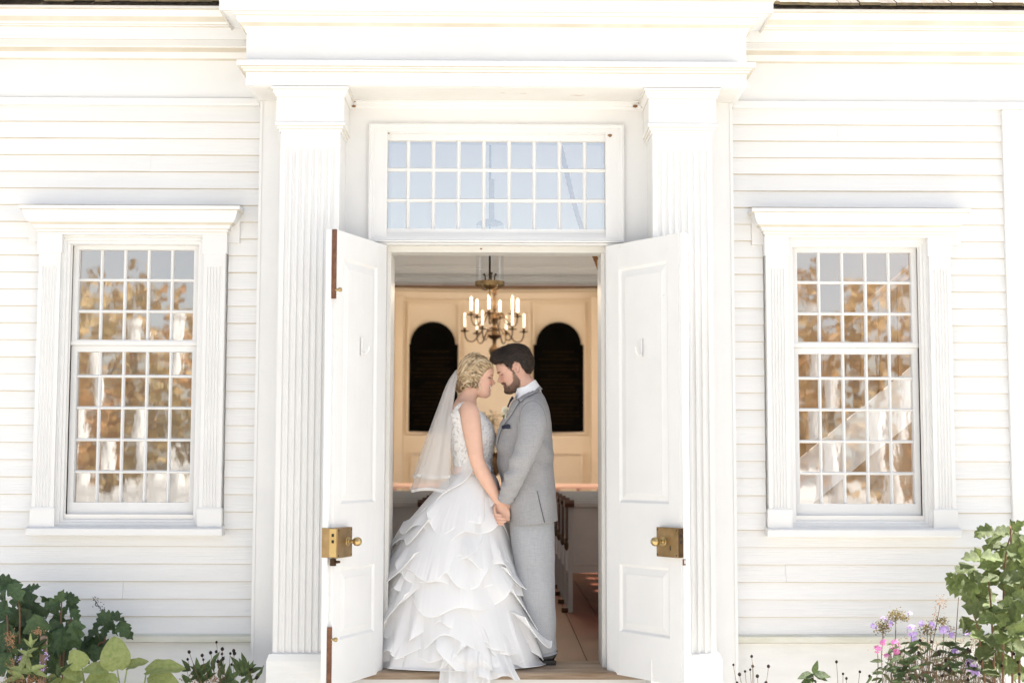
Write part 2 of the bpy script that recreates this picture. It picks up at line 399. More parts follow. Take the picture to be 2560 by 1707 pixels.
for s in (-1, 1):
    pc = s * 1.011
    pil = fluted('pilaster', church, pc, .322, -.278, 0, .12, 2.95, 8, .0352, .0245, 2.848, .146, .0095, M['trim'])
    CPF = [(-.05, 2.930), (0.004, 2.932), (.006, 2.945), (.012, 2.948), (.014, 2.960), (.020, 2.964), (.024, 2.980), (.02, 2.984), (.018, 2.986), (.018, 3.118), (.022, 3.12), (.025, 3.132), (.034, 3.142), (.038, 3.156), (.044, 3.158), (.044, 3.1733), (-.05, 3.1733)]
    shade_undersides(MB().mould(pc - .165, pc + .165, -.001, -.281, CPF).build('capital', M['trim'], pil, smooth=True, sharp=25), CPF)
    MB().mould(pc - .165, pc + .165, -.001, -.281, [(-.05, -.4), (.024, -.4), (.024, .105), (.018, .125), (.012, .14), (-.05, .142)]).build('plinth', M['lower'], pil)
    # flanking board between pilaster and clapboards has a slim edge bead
    x0, x1 = sorted((s * 1.318, s * 1.334)); MB().box(x0, x1, -.004, YW, -.4, 3.173).build('edge_board', M['trim'], church)

# mouldings under the soffit and round the transom
MB().prism_x([(0.001, 3.128), (-.008, 3.132), (-.012, 3.144), (-.022, 3.150), (-.026, 3.162), (-.034, 3.166), (-.034, 3.1732), (.001, 3.1732)], -.842, .842).build('bed_moulding', M['trim'], church)
def frame_ring(mb, x0, x1, z0, z1, prof):
    # prof: list of (inset, y)   ring of four mitred sides
    n = len(prof); vs = []
    for d, y in prof: vs += [(x0 + d, y, z0 + d), (x1 - d, y, z0 + d), (x1 - d, y, z1 - d), (x0 + d, y, z1 - d)]
    fs = []
    for i in range(n - 1):
        for k in range(4): fs.append((4 * i + k, 4 * i + (k + 1) % 4, 4 * (i + 1) + (k + 1) % 4, 4 * (i + 1) + k))
    return mb.add(vs, fs)
tr = MB(); frame_ring(tr, -.718, .718, 2.372, 3.043, [(0, .001), (0, -.022), (.007, -.024), (.012, -.012), (.022, -.012), (.024, -.004), (.034, -.004), (.036, .012), (.05, .012), (.052, .10)])
tw = tr.build('transom_window', M['trim'], church)
sa = MB(); frame_ring(sa, -.668, .668, 2.420, 2.993, [(0, .10), (0, .03), (.034, .03), (.036, .045), (.036, .07)])
sa.build('sash', M['trim'], tw)
PX0, PZ = -.632, (2.957, 2.812, 2.670)     # pane grid (behind the face plane)
pw, mw = .1187, .0245
x_l, x_r, z_b, z_t = -.632, .632, 2.456, 2.957
def glazing(parent, x0, x1, z0, z1, nc, nr, mw, yg, gm, mm, tilt=.004):
    pw = (x1 - x0 - (nc - 1) * mw) / nc; ph = (z1 - z0 - (nr - 1) * mw) / nr
    for c in range(nc - 1):
        xc = x0 + (c + 1) * pw + c * mw
        m = MB(); m.add([(xc, yg + .004, z0), (xc + mw, yg + .004, z0), (xc + mw, yg - .006, z0), (xc + mw * .68, yg - .017, z0), (xc + mw * .32, yg - .017, z0), (xc, yg - .006, z0),
                         (xc, yg + .004, z1), (xc + mw, yg + .004, z1), (xc + mw, yg - .006, z1), (xc + mw * .68, yg - .017, z1), (xc + mw * .32, yg - .017, z1), (xc, yg - .006, z1)],
                        [(i, (i + 1) % 6, 6 + (i + 1) % 6, 6 + i) for i in range(6)])
        m.build('muntin', mm, parent)
    for r in range(nr - 1):
        zc = z0 + (r + 1) * ph + r * mw
        m = MB(); m.prism_x([(yg + .005, zc + .0005), (yg - .006, zc + .0005), (yg - .018, zc + mw * .32), (yg - .018, zc + mw * .68), (yg - .006, zc + mw), (yg + .005, zc + mw)], x0, x1)
        m.build('muntin', mm, parent)
    pm = MB().add([(-pw / 2 - .002, 0, -ph / 2 - .002), (pw / 2 + .002, 0, -ph / 2 - .002), (pw / 2 + .002, 0, ph / 2 + .002), (-pw / 2 - .002, 0, ph / 2 + .002)], [(0, 1, 2, 3)]).mesh('pane', gm)
    for c in range(nc):
        for r in range(nr):
            inst('pane', pm, parent, (x0 + c * (pw + mw) + pw / 2, yg, z0 + r * (ph + mw) + ph / 2), (random.uniform(-tilt, tilt), 0, random.uniform(-tilt, tilt)))
glazing(tw, x_l, x_r, z_b, z_t, 9, 3, .022, .055, M['tglass'], M['trim'])
# transom bar mouldings and door head
MB().prism_x([(.02, 2.36), (-.012, 2.36), (-.014, 2.366), (-.006, 2.372), (.001, 2.372)], -.70, .70).build('door_head_moulding', M['trim'], church)
MB().box(-DX, DX, .06, .19, 2.325, 2.3595).build('door_head', M['jamb'], church)
for s in (-1, 1):
    x0, x1 = sorted((s * (DX - .022), s * (DX - .001))); MB().box(x0, x1, .07, YI + .03, .02, 2.3245).build('door_jamb', M['jamb'], church)
# threshold
sl_ = MB().prism_x([(-.075, -.024), (-.078, -.018), (-.078, .008), (-.07, .016), (.05, .021), (.31, .024), (.31, -.024)], -.83, .83).build('door_sill', M['sill'], church)
MB().box(-.83, .83, -.045, .0, -.5, -.0245).build('sill_riser', M['trim'], church)

# ------------------------------------------------------------------ door leaves
def leaf(sx, phi, L=.607):
    H = Vector((sx * .614, -.012, 0)); U = Vector((sx * math.sin(phi), -math.cos(phi), 0)); N = Vector((-sx * math.cos(phi), -math.sin(phi), 0))
    T = lambda u, v, z: H + U * u + N * v + Vector((0, 0, z))
    Z0, Z1, th = .004, 2.352, .05
    def B(name, boxes, m, parent, bv=0, smooth=False):
        mb = MB()
        for b in boxes: mb.box(*b)
        mb.xf(T); o = mb.build(name, m, parent, smooth)
        if bv: bevel(o, bv)
        return o
    a, b = .105, L - .105
    zs = [(.235, .60), (.93, 2.215)]
    d = B('door', [(0, a, -th, 0, Z0, Z1), (b, L - .022, -th, 0, Z0, Z1), (L - .022, L, -th, -.02 if sx < 0 else -.003, Z0, Z1 - .001), (a, b, -th + .001, -.001, Z0, zs[0][0]), (a, b, -th + .001, -.001, zs[0][1], zs[1][0]), (a, b, -th + .001, -.001, zs[1][1], Z1)], M['door'], church)
    d['label'] = 'left leaf of the open white double door' if sx < 0 else 'right leaf of the open white double door'
    for z0, z1 in zs:
        pm = MB(); prof = [(0, -.001), (.004, -.003), (.012, -.010), (.016, -.0115), (.05, -.005), (.052, -.0035)]
        vs = []
        for q, v in prof: vs += [(a + q, v, z0 + q), (b - q, v, z0 + q), (b - q, v, z1 - q), (a + q, v, z1 - q)]
        n = len(prof)
        pm.add(vs, [(4 * i + k, 4 * i + (k + 1) % 4, 4 * i + 4 + (k + 1) % 4, 4 * i + 4 + k) for i in range(n - 1) for k in range(4)] + [(4 * n - 4, 4 * n - 3, 4 * n - 2, 4 * n - 1)])
        pm.add([(a, -th + .006, z0), (b, -th + .006, z0), (b, -th + .006, z1), (a, -th + .006, z1)], [(3, 2, 1, 0)])
        pm.xf(T).build('door_panel', M['door'], d)
    # rim lock
    lz = .735
    lk = B('rim_lock', [(L - .165, L + .001, .0005, .036, lz - .076, lz + .076)], M['brass'], d, .002)
    if sx < 0:
        B('lock_edge_plate', [(L + .0015, L + .004, -.052, .034, lz - .074, lz + .076)], M['brass'], d, .001)
        B('lock_edge_lip', [(L + .0045, L + .0065, -.006, .033, lz - .070, lz + .072)], M['brassk'], d, .0006)
        for dz in (.04, .008): B('bolt_hole', [(L + .0066, L + .0072, .006, .020, lz + dz - .008, lz + dz + .008)], M['dark'], d)
    else:
        B('lock_edge_plate', [(L + .0015, L + .0035, .001, .036, lz - .074, lz + .074)], M['brassd'], d, .001)
        for dz in (.036, .004): B('bolt_hole', [(L + .0036, L + .0046, .010, .026, lz + dz - .008, lz + dz + .008)], M['dark'], d)
        B('keyhole', [(L - .062, L - .056, .0362, .0368, lz - .04, lz - .016)], M['dark'], d)
    for uu in (L - .155, L - .012):
        for zz in (lz - .064, lz + .064):
            mb = MB().lathe([(.004, 0), (.004, .0015), (.002, .003)], (0, 0, 0), 8, 'y'); mb.xf(lambda x, y, z: T(uu + x, .036 + y, zz + z)).build('screw', M['brassd'], d)
    ku = L - .118 if sx < 0 else L - .115
    kn = MB().lathe([(.026, .0005), (.024, .003), (.011, .005), (.008, .008), (.0075, .022), (.011, .026), (.010, .03), (.016, .034), (.0215, .043), (.0235, .054), (.0215, .064), (.015, .072), (.005, .076)], (0, 0, 0), 20, 'y')
    kn.xf(lambda x, y, z: T(ku + x, .036 + y, lz + .004 + z)).build('knob', M['brassk'], d, True)
    # coat hook
    hz, hu = 1.76, .30
    hk = MB().tube([(hu, .006, hz - .045), (hu, .006, hz + .05)], .006, 8)
    hk.tube([(hu, .006, hz - .03), (hu, .03, hz - .035), (hu, .045, hz - .02), (hu, .05, hz + .005)], [.006, .006, .005, .005], 8)
    hk.xf(T).build('coat_hook', M['trim'], d, True)
    if sx < 0:
        ub = L - .012
        for z0, z1, kz in ((1.99, 2.3515, 2.035), (Z0 + .0, .31, .25)):
            bo = B('flush_bolt', [(ub - .007, ub + .007, -.0195, .003, z0, z1)], M['rust'], d, .001)
            mb = MB().lathe([(.006, 0), (.005, .012), (.010, .017), (.0125, .024), (.010, .031), (.003, .034)], (0, 0, 0), 14, 'y')
            mb.xf(lambda x, y, z: T(ub + x, .003 + y, kz + z)).build('bolt_knob', M['brassk'], d, True)
        lt = B('thumb_latch', [(L - .018, L + .004, -.004, .022, lz - .115, lz - .078)], M['brassd'], d, .001)
        MB().tube([T(L - .012, .02, lz - .096), T(L - .012, .045, lz - .094)], [.008, .006], 8).build('latch_knob', M['brassd'], d)
    else:
        B('strike_plate', [(L - .004, L + .002, -.016, .001, lz - .115, lz - .083)], M['rust'], d)
        B('strike_hole', [(L + .0022, L + .0028, -.013, -.006, lz - .108, lz - .088)], M['trim'], d)
leaf(-1, R_(21.5)); leaf(1, R_(36.0))

# ------------------------------------------------------------------ windows
def window(sx):
    c = sx * WC
    yc = YW - .018                                  # plane the casing is nailed on
    wn = MB()
    frame_ring(wn, c - .41, c + .41, .775, 2.425, [(0, yc + .02), (0, yc - .018), (.012, yc - .02), (.016, yc - .006), (.03, yc - .006), (.032, yc + .006), (.046, yc + .008), (.05, yc + .045), (.05, .30)])
    wn = wn.build('window', M['trim'], church)
    for s in (-1, 1):
        pc = c + s * .465
        p = fluted('window_pilaster', wn, pc, .122, yc - .038, yc + .02, .86, 2.34, 5, .0172, .0125, 2.245, .895, .0055, M['trim'])
        MB().mould(pc - .061, pc + .061, yc + .019, yc - .038, [(-.02, 2.318), (.005, 2.32), (.008, 2.326), (.008, 2.4235), (-.02, 2.4235)]).build('pilaster_capital', M['trim'], wn)
        MB().mould(pc - .061, pc + .061, yc + .019, yc - .038, [(-.02, .782), (.007, .782), (.007, .882), (.004, .89), (-.02, .892)]).build('pilaster_base', M['trim'], wn)
    WPF = [(-.03, 2.424), (.006, 2.424), (.008, 2.436), (.014, 2.44), (.016, 2.452), (.024, 2.456), (.026, 2.468), (.034, 2.476), (.05, 2.488), (.066, 2.51), (.074, 2.535), (.078, 2.552), (.092, 2.555), (.094, 2.575), (-.03, 2.586)]
    shade_undersides(MB().mould(c - .525, c + .525, yc + .03, yc - .042, WPF).build('window_cap', M['trim'], wn, smooth=True, sharp=25), WPF)
    for s in (-1, 1):
        x0, x1 = sorted((c + s * .515, c + s * .598)); MB().box(x0, x1, yc - .008, yc + .025, 2.385, 2.566).build('cap_back_board', M['trim'], wn)
    MB().prism_x([(yc + .02, .737), (yc - .075, .737), (yc - .078, .742), (yc - .078, .774), (yc - .07, .779), (yc + .04, .80), (.31, .852), (.31, .80)], c - .542, c + .542).build('window_sill', M['trim'], wn)
    yg = .222
    x0, x1 = c - .327, c + .327
    u = MB(); frame_ring(u, x0 - .034, x1 + .034, 1.803, 2.386, [(0, yg + .02), (0, yg - .028), (.032, yg - .028), (.034, yg - .012), (.034, yg + .01)])
    us = u.build('upper_sash', M['trim'], wn)
    MB().box(x0 - .05, x1 + .05, yg - .034, yg + .02, 1.806, 1.828).build('meeting_rail', M['trim'], wn)
    l = MB(); frame_ring(l, x0 - .034, x1 + .034, .842, 1.802, [(0, yg + .04), (0, yg - .018), (.0335, yg - .018), (.0338, yg - .006), (.034, yg + .02)])
    l.build('lower_sash', M['trim'], wn); MB().box(x0 - .034, x1 + .034, yg - .02, yg + .03, .842, .916).build('bottom_rail', M['trim'], wn)
    glazing(wn, x0, x1, 1.829, 2.352, 5, 3, .0185, yg, M['glass'], M['trim'], .011)
    glazing(wn, x0, x1, .916, 1.802, 5, 5, .0185, yg + .012, M['glass'], M['trim'], .011)
window(-1); window(1)

# small weather marks: mud nests in the corners, open seams at the foot of the flanking boards
for px, py, Y, r in ((883, 247, -.02, .008), (884, 266, -.03, .010), (887, 254, -.03, .006), (1588, 266, -.03, .012), (1609, 268, -.04, .011), (1598, 258, -.03, .006), (1525, 339, .0, .011), (1203, 622, .0, .006), (972, 334, .0, .005)):
    c = at(px, py, Y); nb = MB(); rn = random.Random(int(px))
    nb.lathe([(.001, -r), (r * .8, -r * .5), (r, 0), (r * .7, r * .6), (.001, r * .8)], (0, 0, 0), 9)
    nb.v = [(c.x + v[0] * rn.uniform(.8, 1.6), c.y + v[1] * rn.uniform(.5, .9), c.z + v[2] * rn.uniform(.6, 1.0)) for v in nb.v]
    nb.build('mud_nest', M['mud'], church, True, 0)
for sx in (-1, 1): MB().add([(sx * 1.2065, -.0015, .22), (sx * 1.2035, -.0015, .22), (sx * 1.204, -.0015, .30), (sx * 1.2045, -.0015, .40), (sx * 1.206, -.0015, .40), (sx * 1.2062, -.0015, .30)], [(0, 1, 2, 3, 4, 5)]).build('open_seam', M['dark'], church)
# ================================================================== interior: lobby, inner doorway, nave
M['buff'] = mat('buff_stair_hall_paint', (.36, .25, .15), (.40, .28, .17), rough=.6, nscale=3)
IX, IZ = .69, 2.335
mb = MB()
for s in (-1, 1):
    x0, x1 = sorted((s * IX, s * 1.34)); mb.box(x0, x1, YB, YB + .12, 0, 3.36)
    x0, x1 = sorted((s * 1.34, s * (HX - .16))); MB().box(x0, x1, YB, YB + .12, 0, 3.36).build('stair_hall_wall', M['buff'], church)
mb.box(-IX, IX, YB, YB + .12, IZ, 3.36)
iw = mb.build('inner_wall', M['lobby'], church)
fr = MB(); frame_ring(fr, -IX - .055, IX + .055, -.4, IZ + .055, [(0, YB + .001), (0, YB - .02), (.012, YB - .024), (.02, YB - .012), (.045, YB - .012), (.052, YB - .018), (.056, YB - .018), (.056, YB + .13)])
fr.build('inner_door_frame', M['jamb'], church)
MB().box(-1.6, 1.6, YB - .012, YB, 2.43, 2.452).build('wall_moulding', M['lobby'], iw)

fl = tag(MB().box(-HX + .16, HX - .16, .312, 12.58, -.08, -.012).build('floor', M['dark']), kind='structure')
bw = .225; fbm = MB().box(-bw / 2 + .0025, bw / 2 - .0025, .313, 12.57, -.0119, 0).mesh('floor_board', M['floor'])
for k in range(25): inst('floor_board', fbm, fl, (-HX + .17 + bw / 2 + k * bw + .02, 0, random.uniform(-.0008, .0008)))

# curved panelled end wall of the nave
def apse_y(x): return 12.05 - .16 * (x / 1.5) ** 2
ap = MB(); xs = np.linspace(-2.6, 2.6, 41)
ap.grid([[(x, apse_y(x), z) for x in xs] for z in (0, 1.0, 2.0, 3.56)][::-1])
apw = ap.build('end_wall', M['cream'], church, True, 0)
def panel(x0, x1, z0, z1, wd=.035):
    m = MB()
    def strip(a, b, c, d):
        nx = 8; X = np.linspace(a, b, nx)
        for i in range(nx - 1):
            y0, y1 = apse_y(X[i]), apse_y(X[i + 1])
            m.add([(X[i], y0 - .045, c), (X[i + 1], y1 - .045, c), (X[i + 1], y1 - .045, d), (X[i], y0 - .045, d), (X[i], y0, c), (X[i + 1], y1, c), (X[i + 1], y1, d), (X[i], y0, d)],
                  [(0, 1, 2, 3), (0, 4, 5, 1), (3, 2, 6, 7), (0, 3, 7, 4), (1, 5, 6, 2)])
    strip(x0, x1, z1 - wd, z1); strip(x0, x1, z0, z0 + wd); strip(x0, x0 + wd, z0 + wd, z1 - wd); strip(x1 - wd, x1, z0 + wd, z1 - wd)
    m.build('panel_moulding', M['cream'], apw)
panel(-.47, .47, 2.88, 3.26); panel(-.47, .47, 2.6, 2.85); panel(-.47, .47, 1.5, 2.57)
panel(-1.26, -.52, 1.52, 3.36, .03); panel(.50, 1.24, 1.52, 3.36, .03)
panel(-1.2, -.62, .35, 1.28); panel(.62, 1.2, .35, 1.28); panel(-.45, .45, .35, 1.28)
for x in (-1.36, 1.36): MB().box(x - .06, x + .06, 11.72, 12.0, 0, 3.42).build('end_wall_pilaster', M['cream'], church)
for x in (-1.75, 1.75): MB().box(x - .16, x + .16, 11.35, 12.0, 0, 3.559).build('chancel_pier', M['cream'], church)
MB().grid([[(x, apse_y(x) - d, z) for x in np.linspace(-2.5, 2.5, 31)] for d, z in ((.0, 3.40), (.05, 3.41), (.07, 3.45), (.09, 3.50), (.0, 3.505))][::-1]).build('end_wall_cornice', M['cream'], church)

# tablets with faded gilt lines of writing
for xc, lab in ((-.898, 'black round-topped tablet with faded gilt writing behind the bride'), (.858, 'black round-topped tablet with faded gilt writing behind the groom')):
    h = .352; r = .315; zs = 2.765
    prof = [(xc - h, 1.548), (xc + h, 1.548), (xc + h, zs)] + [(xc + r * math.cos(q), zs + .005 + r * math.sin(q)) for q in np.linspace(0, math.pi, 25)] + [(xc - h, zs)]
    yt = apse_y(abs(xc) - h) - .115
    t = MB().prism_y(prof, yt, yt + .035).build('wall_tablet', M['black'])
    tag(t, lab, 'tablet', 'wall tablets')
    rr = random.Random(int(xc * 100))
    z = 2.66
    while z > 1.62:
        a = rr.uniform(.10, .29) if rr.random() < .35 else rr.uniform(.24, .30)
        m = MB(); x = xc - a
        while x < xc + a:
            l = rr.uniform(.012, .03); hh = rr.uniform(.010, .017)
            m.box(x, x + l, yt - .0012, yt - .0002, z, z + hh); x += l + rr.uniform(.005, .016)
        m.build('lettering', M['gilt'], t); z -= .052 if rr.random() < .8 else .09

# communion rail
rl = thing('communion_rail', (0, 10.2, 0), 'peach painted communion rail with turned balusters at the far end', 'rail')
MB().prism_x([(10.12, .80), (10.30, .80), (10.31, .83), (10.28, .865), (10.14, .865), (10.11, .83)], -2.7, 2.7).build('handrail', M['railw'], rl)
MB().box(-2.7, 2.7, 10.15, 10.27, .06, .12).build('bottom_rail', M['railw'], rl)
bal = MB().lathe([(.03, .12), (.03, .2), (.02, .22), (.035, .36), (.02, .55), (.018, .62), (.03, .66), (.03, .80)], (0, 10.2, 0), 10).mesh('baluster', M['railw'], True)
for k in range(21): inst('baluster', bal, rl, (-2.6 + k * .26, 0, 0))

# altar flowers
fa = thing('flower_arrangement', (-.05, 10.9, 0), 'dried flower arrangement on a table between the couple', 'flowers')
MB().box(-.45, .35, 10.7, 11.1, .0, .95).build('table', M['cream'], fa)
MB().lathe([(.05, .952), (.09, 1.0), (.11, 1.1), (.07, 1.2), (.09, 1.26)], (-.05, 10.9, 0), 14).build('vase', M['brassd'], fa, True)
M['dryleaf'] = mat('dried_green', (.10, .10, .045), (.20, .17, .08), rough=.8, nscale=30)
M['dryflow'] = mat('dried_cream_flower', (.50, .38, .24), (.62, .5, .36), rough=.9, nscale=30)
lf, ff = MB(), MB()
for k in range(170):
    a = random.uniform(0, 6.28); ph = random.uniform(0, 1.05); L = random.uniform(.15, .48)
    p = Vector((-.05 + math.sin(ph) * math.cos(a) * L, 10.9 + math.sin(ph) * math.sin(a) * L * .7, 1.22 + math.cos(ph) * L * 1.15))
    if k % 9 == 0: lf.tube([(-.05, 10.9, 1.2), p], .004, 4)
    tgt, n, r = (lf, 2, .035) if k % 5 < 3 else (ff, 5, .028)
    for q in range(n):
        u = Vector((random.gauss(0, 1), random.gauss(0, 1), random.gauss(0, 1))).normalized(); v = u.orthogonal().normalized()
        tgt.add([p, p + u * r + v * r * .4, p + u * r * 2, p + u * r - v * r * .4], [(0, 1, 2, 3)])
lf.build('stems_and_leaves', M['dryleaf'], fa); ff.build('blooms', M['dryflow'], fa)

# pews
def pew(name_label, sx, y, grp):
    t = thing('pew', (sx * 1.6, y, 0), name_label, 'pew', grp)
    X = lambda a, b: tuple(sorted((sx * a, sx * b)))
    a0 = .555
    e = MB(); x0, x1 = X(a0, a0 + .035)
    e.prism_x([(y, .0), (y + .05, .0), (y + .05, .30), (y + .36, .30), (y + .36, 0), (y + .42, 0), (y + .42, .56), (y + .2, .60), (y + .08, .80), (y, .80)], x0, x1).build('pew_end', M['pew'], t)
    x0, x1 = X(a0 + .036, HX - .17)
    MB().prism_x([(y, .36), (y + .03, .36), (y + .025, .80), (y - .0, .80)], x0, x1).build('backrest', M['pew'], t)
    MB().box(x0, x1, y - .015, y + .04, .801, .835).build('top_rail', M['pew'], t)
    MB().box(x0, x1, y + .031, y + .40, .40, .425).build('seat', M['pew'], t)
    MB().box(x0, x1, y + .005, y + .02, .30, .359).build('seat_apron', M['pew'], t)
    c0, c1 = X(a0 - .03, a0 + .045)
    MB().prism_x([(y - .03, .8005), (y + .12, .8005), (y + .14, .82), (y + .10, .85), (y - .02, .855), (y - .04, .83)], c0, c1).build('end_cap', M['mahog'], t)
    c0, c1 = X(a0 - .022, a0 - .001)
    MB().prism_x([(y - .02, .56), (y + .05, .56), (y + .06, .80), (y - .02, .80)], c0, c1).build('cap_bracket', M['mahog'], t)
    MB().lathe([(.006, .47), (.018, .49), (.02, .52), (.012, .545), (.018, .559)], (sx * (a0 - .012), y + .01, 0), 8).build('bracket_drop', M['brassd'], t)
    c0, c1 = X(a0 - .05, a0 - .001)
    MB().box(c0, c1, y + .0, y + .05, 0.001, .035).build('floor_clip', M['brassd'], t)
ORD = ['nearest', 'second', 'third', 'fourth', 'fifth', 'sixth', 'seventh']
for k in range(7):
    pew('%s grey pew from the door on the right of the aisle' % ORD[k], 1, 3.10 + k * .68, 'pews right of the aisle')
    pew('%s grey pew from the door on the left of the aisle' % ORD[k], -1, 3.10 + k * .68, 'pews left of the aisle')

# chandelier
ch = thing('chandelier', (-.028, 7.6, 3.5), 'two-tier brass chandelier with white candles hanging in the nave', 'chandelier')
CX, CY = -.028, 7.6
MB().lathe([(.012, 3.56), (.012, 3.08), (.022, 3.06), (.034, 3.02), (.03, 2.98), (.014, 2.95), (.02, 2.90), (.014, 2.86), (.026, 2.82), (.016, 2.78), (.05, 2.745), (.055, 2.70), (.03, 2.66), (.02, 2.63), (.036, 2.60), (.03, 2.56), (.055, 2.53), (.085, 2.515), (.06, 2.49), (.025, 2.47), (.02, 2.42), (.03, 2.40), (.055, 2.375), (.062, 2.34), (.05, 2.305), (.02, 2.28), (.006, 2.265)], (CX, CY, 0), 20).build('column', M['brassd'], ch, True)
def arms(n, rad, zc, zarm, off, clen):
    for k in range(n):
        a = off + 2 * math.pi * k / n; dx, dy = math.cos(a), math.sin(a)
        P = [(CX + dx * r, CY + dy * r, z) for r, z in ((.04, zarm), (rad * .33, zarm + .03), (rad * .5, zarm - .03), (rad * .68, zarm - .105), (rad * .86, zarm - .11), (rad * .97, zarm - .07), (rad, zc - .05))]
        # smooth the S-arm
        Q = []
        for i in range(len(P) - 1):
            p0, p1, p2, p3 = [Vector(P[max(0, min(len(P) - 1, j))]) for j in (i - 1, i, i + 1, i + 2)]
            for u in (0, .33, .66): Q.append(.5 * ((2 * p1) + (p2 - p0) * u + (2 * p0 - 5 * p1 + 4 * p2 - p3) * u * u + (3 * p1 - p0 - 3 * p2 + p3) * u ** 3))
        Q.append(Vector(P[-1]))
        arm = MB().tube(Q, .0075, 8).build('arm', M['brassd'], ch, True)
        x, y = CX + dx * rad, CY + dy * rad
        MB().lathe([(.006, zc - .06), (.012, zc - .05), (.046, zc - .042), (.05, zc - .036), (.014, zc - .034), (.016, zc - .0)], (x, y, 0), 14).build('drip_pan', M['brassd'], arm, True)
        MB().lathe([(.0125, zc), (.0125, zc + clen), (.006, zc + clen + .004)], (x, y, 0), 10).build('candle', M['candle'], arm, True)
        MB().lathe([(.005, zc + clen + .002), (.011, zc + clen + .010), (.011, zc + clen + .020), (.003, zc + clen + .034)], (x, y, 0), 10).build('bulb', M['bulb'], arm, True)
M['bulb'] = bpy.data.materials.new('candle_bulb_glow'); M['bulb'].use_nodes = True
_p = M['bulb'].node_tree.nodes['Principled BSDF']; _p.inputs['Base Color'].default_value = (.9, .8, .65, 1); _p.inputs['Emission Color'].default_value = (1, .80, .55, 1); _p.inputs['Emission Strength'].default_value = .15
arms(6, .265, 2.775, 2.735, .30, .125)
arms(6, .325, 2.60, 2.56, .12, .125)
for k_, (lx, ly, lz) in enumerate(((CX, CY - .55, 3.05), (CX, CY + .55, 3.05), (CX - .55, CY, 3.05), (CX + .55, CY, 3.05))):
    pl = bpy.data.lights.new('chandelier_light', 'POINT'); pl.energy = 15; pl.color = (1, .80, .56); pl.shadow_soft_size = .10
    po_ = bpy.data.objects.new('chandelier_light', pl); COL.objects.link(po_); po_.location = (lx, ly, lz); setparent(po_, ch)

# lobby lantern
ln = thing('hanging_lantern', (-.045, .75, 3.36), 'brass lobby lantern with clear glass cylinder above the couple', 'lantern')
LX, LY = -.04, .75
MB().tube([(LX, LY, 3.36), (LX, LY, 2.26)], .0065, 8).build('rod', M['brassd'], ln)
MB().tube([(LX + .012, LY, 2.88), (LX + .012, LY, 2.62)], .016, 12).build('rod_sleeve', M['brass'], ln, True)
MB().lathe([(.085, 2.60), (.07, 2.615), (.03, 2.63), (.01, 2.635)], (LX, LY, 0), 24).build('smoke_bell', M['brass'], ln, True)
gs = MB(); seg = 32
gs.grid([[(LX + .085 * math.cos(6.2832 * k / seg), LY + .085 * math.sin(6.2832 * k / seg), z) for k in range(seg)] for z in (2.235, 2.60)], True).build('glass_cylinder', M['lampglass'], ln, True, 0)
rg = MB().lathe([(.089, 2.222), (.091, 2.222), (.091, 2.245), (.089, 2.245)], (LX, LY, 0), 32); rg.f = rg.f[:-2]; rg.add([], [])
rg.build('gallery_ring', M['brass'], ln, True)
MB().lathe([(.005, 2.20), (.03, 2.205), (.048, 2.222), (.052, 2.232), (.046, 2.25), (.02, 2.252), (.01, 2.262)], (LX, LY, 0), 28).build('burner_pan', M['brassk'], ln, True)
MB().lathe([(.002, 2.150), (.006, 2.165), (.009, 2.175), (.004, 2.182), (.005, 2.198), (.012, 2.203)], (LX, LY, 0), 12).build('finial', M['brassk'], ln, True)
for k in range(3):
    a = .5 + k * 2.094; dx, dy = math.cos(a), math.sin(a)
    MB().tube([(LX + dx * r, LY + dy * r, z) for r, z in ((.01, 2.205), (.03, 2.195), (.055, 2.203), (.078, 2.22), (.089, 2.226))], .0035, 6).build('bracket', M['brass'], ln, True)
for a in (2.6, .4, 1.6, 5.0):
    MB().tube([(LX + .030 * math.cos(a), LY + .03 * math.sin(a), 2.25), (LX + .034 * math.cos(a), LY + .034 * math.sin(a), 2.285), (LX + .042 * math.cos(a), LY + .042 * math.sin(a), 2.295)], [.004, .004, .008], 8).build('candle_cup', M['brassd'], ln, True)

# bell rope
rp = MB()
A, B_ = Vector((.385, .8, 3.36)), Vector((.90, .82, 1.75))
n = 120
def _cm(P, n):
    P = [Vector(p) for p in P]; o = []
    for k in range(n):
        q = k / (n - 1) * (len(P) - 1); i = min(int(q), len(P) - 2); u = q - i; p0, p1, p2, p3 = P[max(i - 1, 0)], P[i], P[i + 1], P[min(i + 2, len(P) - 1)]
        o.append(.5 * ((2 * p1) + (p2 - p0) * u + (2 * p0 - 5 * p1 + 4 * p2 - p3) * u * u + (3 * p1 - p0 - 3 * p2 + p3) * u ** 3))
    return o
RC = _cm([(.35, .8, 3.36), (.393, .8, 3.115), (.505, .8, 2.651), (.603, .8, 2.421), (.664, .8, 2.265), (.80, .81, 1.95), (1.0, .82, 1.6)], n + 1)
for st in range(3):
    pts = []
    for i in range(n + 1):
        u = i / n; c = RC[i]; q = u * 2 * math.pi * 24 + st * 2.094
        pts.append(c + Vector((math.cos(q) * .0085, math.sin(q) * .0085, 0)))
    rp.tube(pts, .0095, 6)
rp = rp.build('bell_rope', M['rope'], None, True, 0); tag(rp, 'twisted brown rope slung across the lobby above the groom', 'rope')

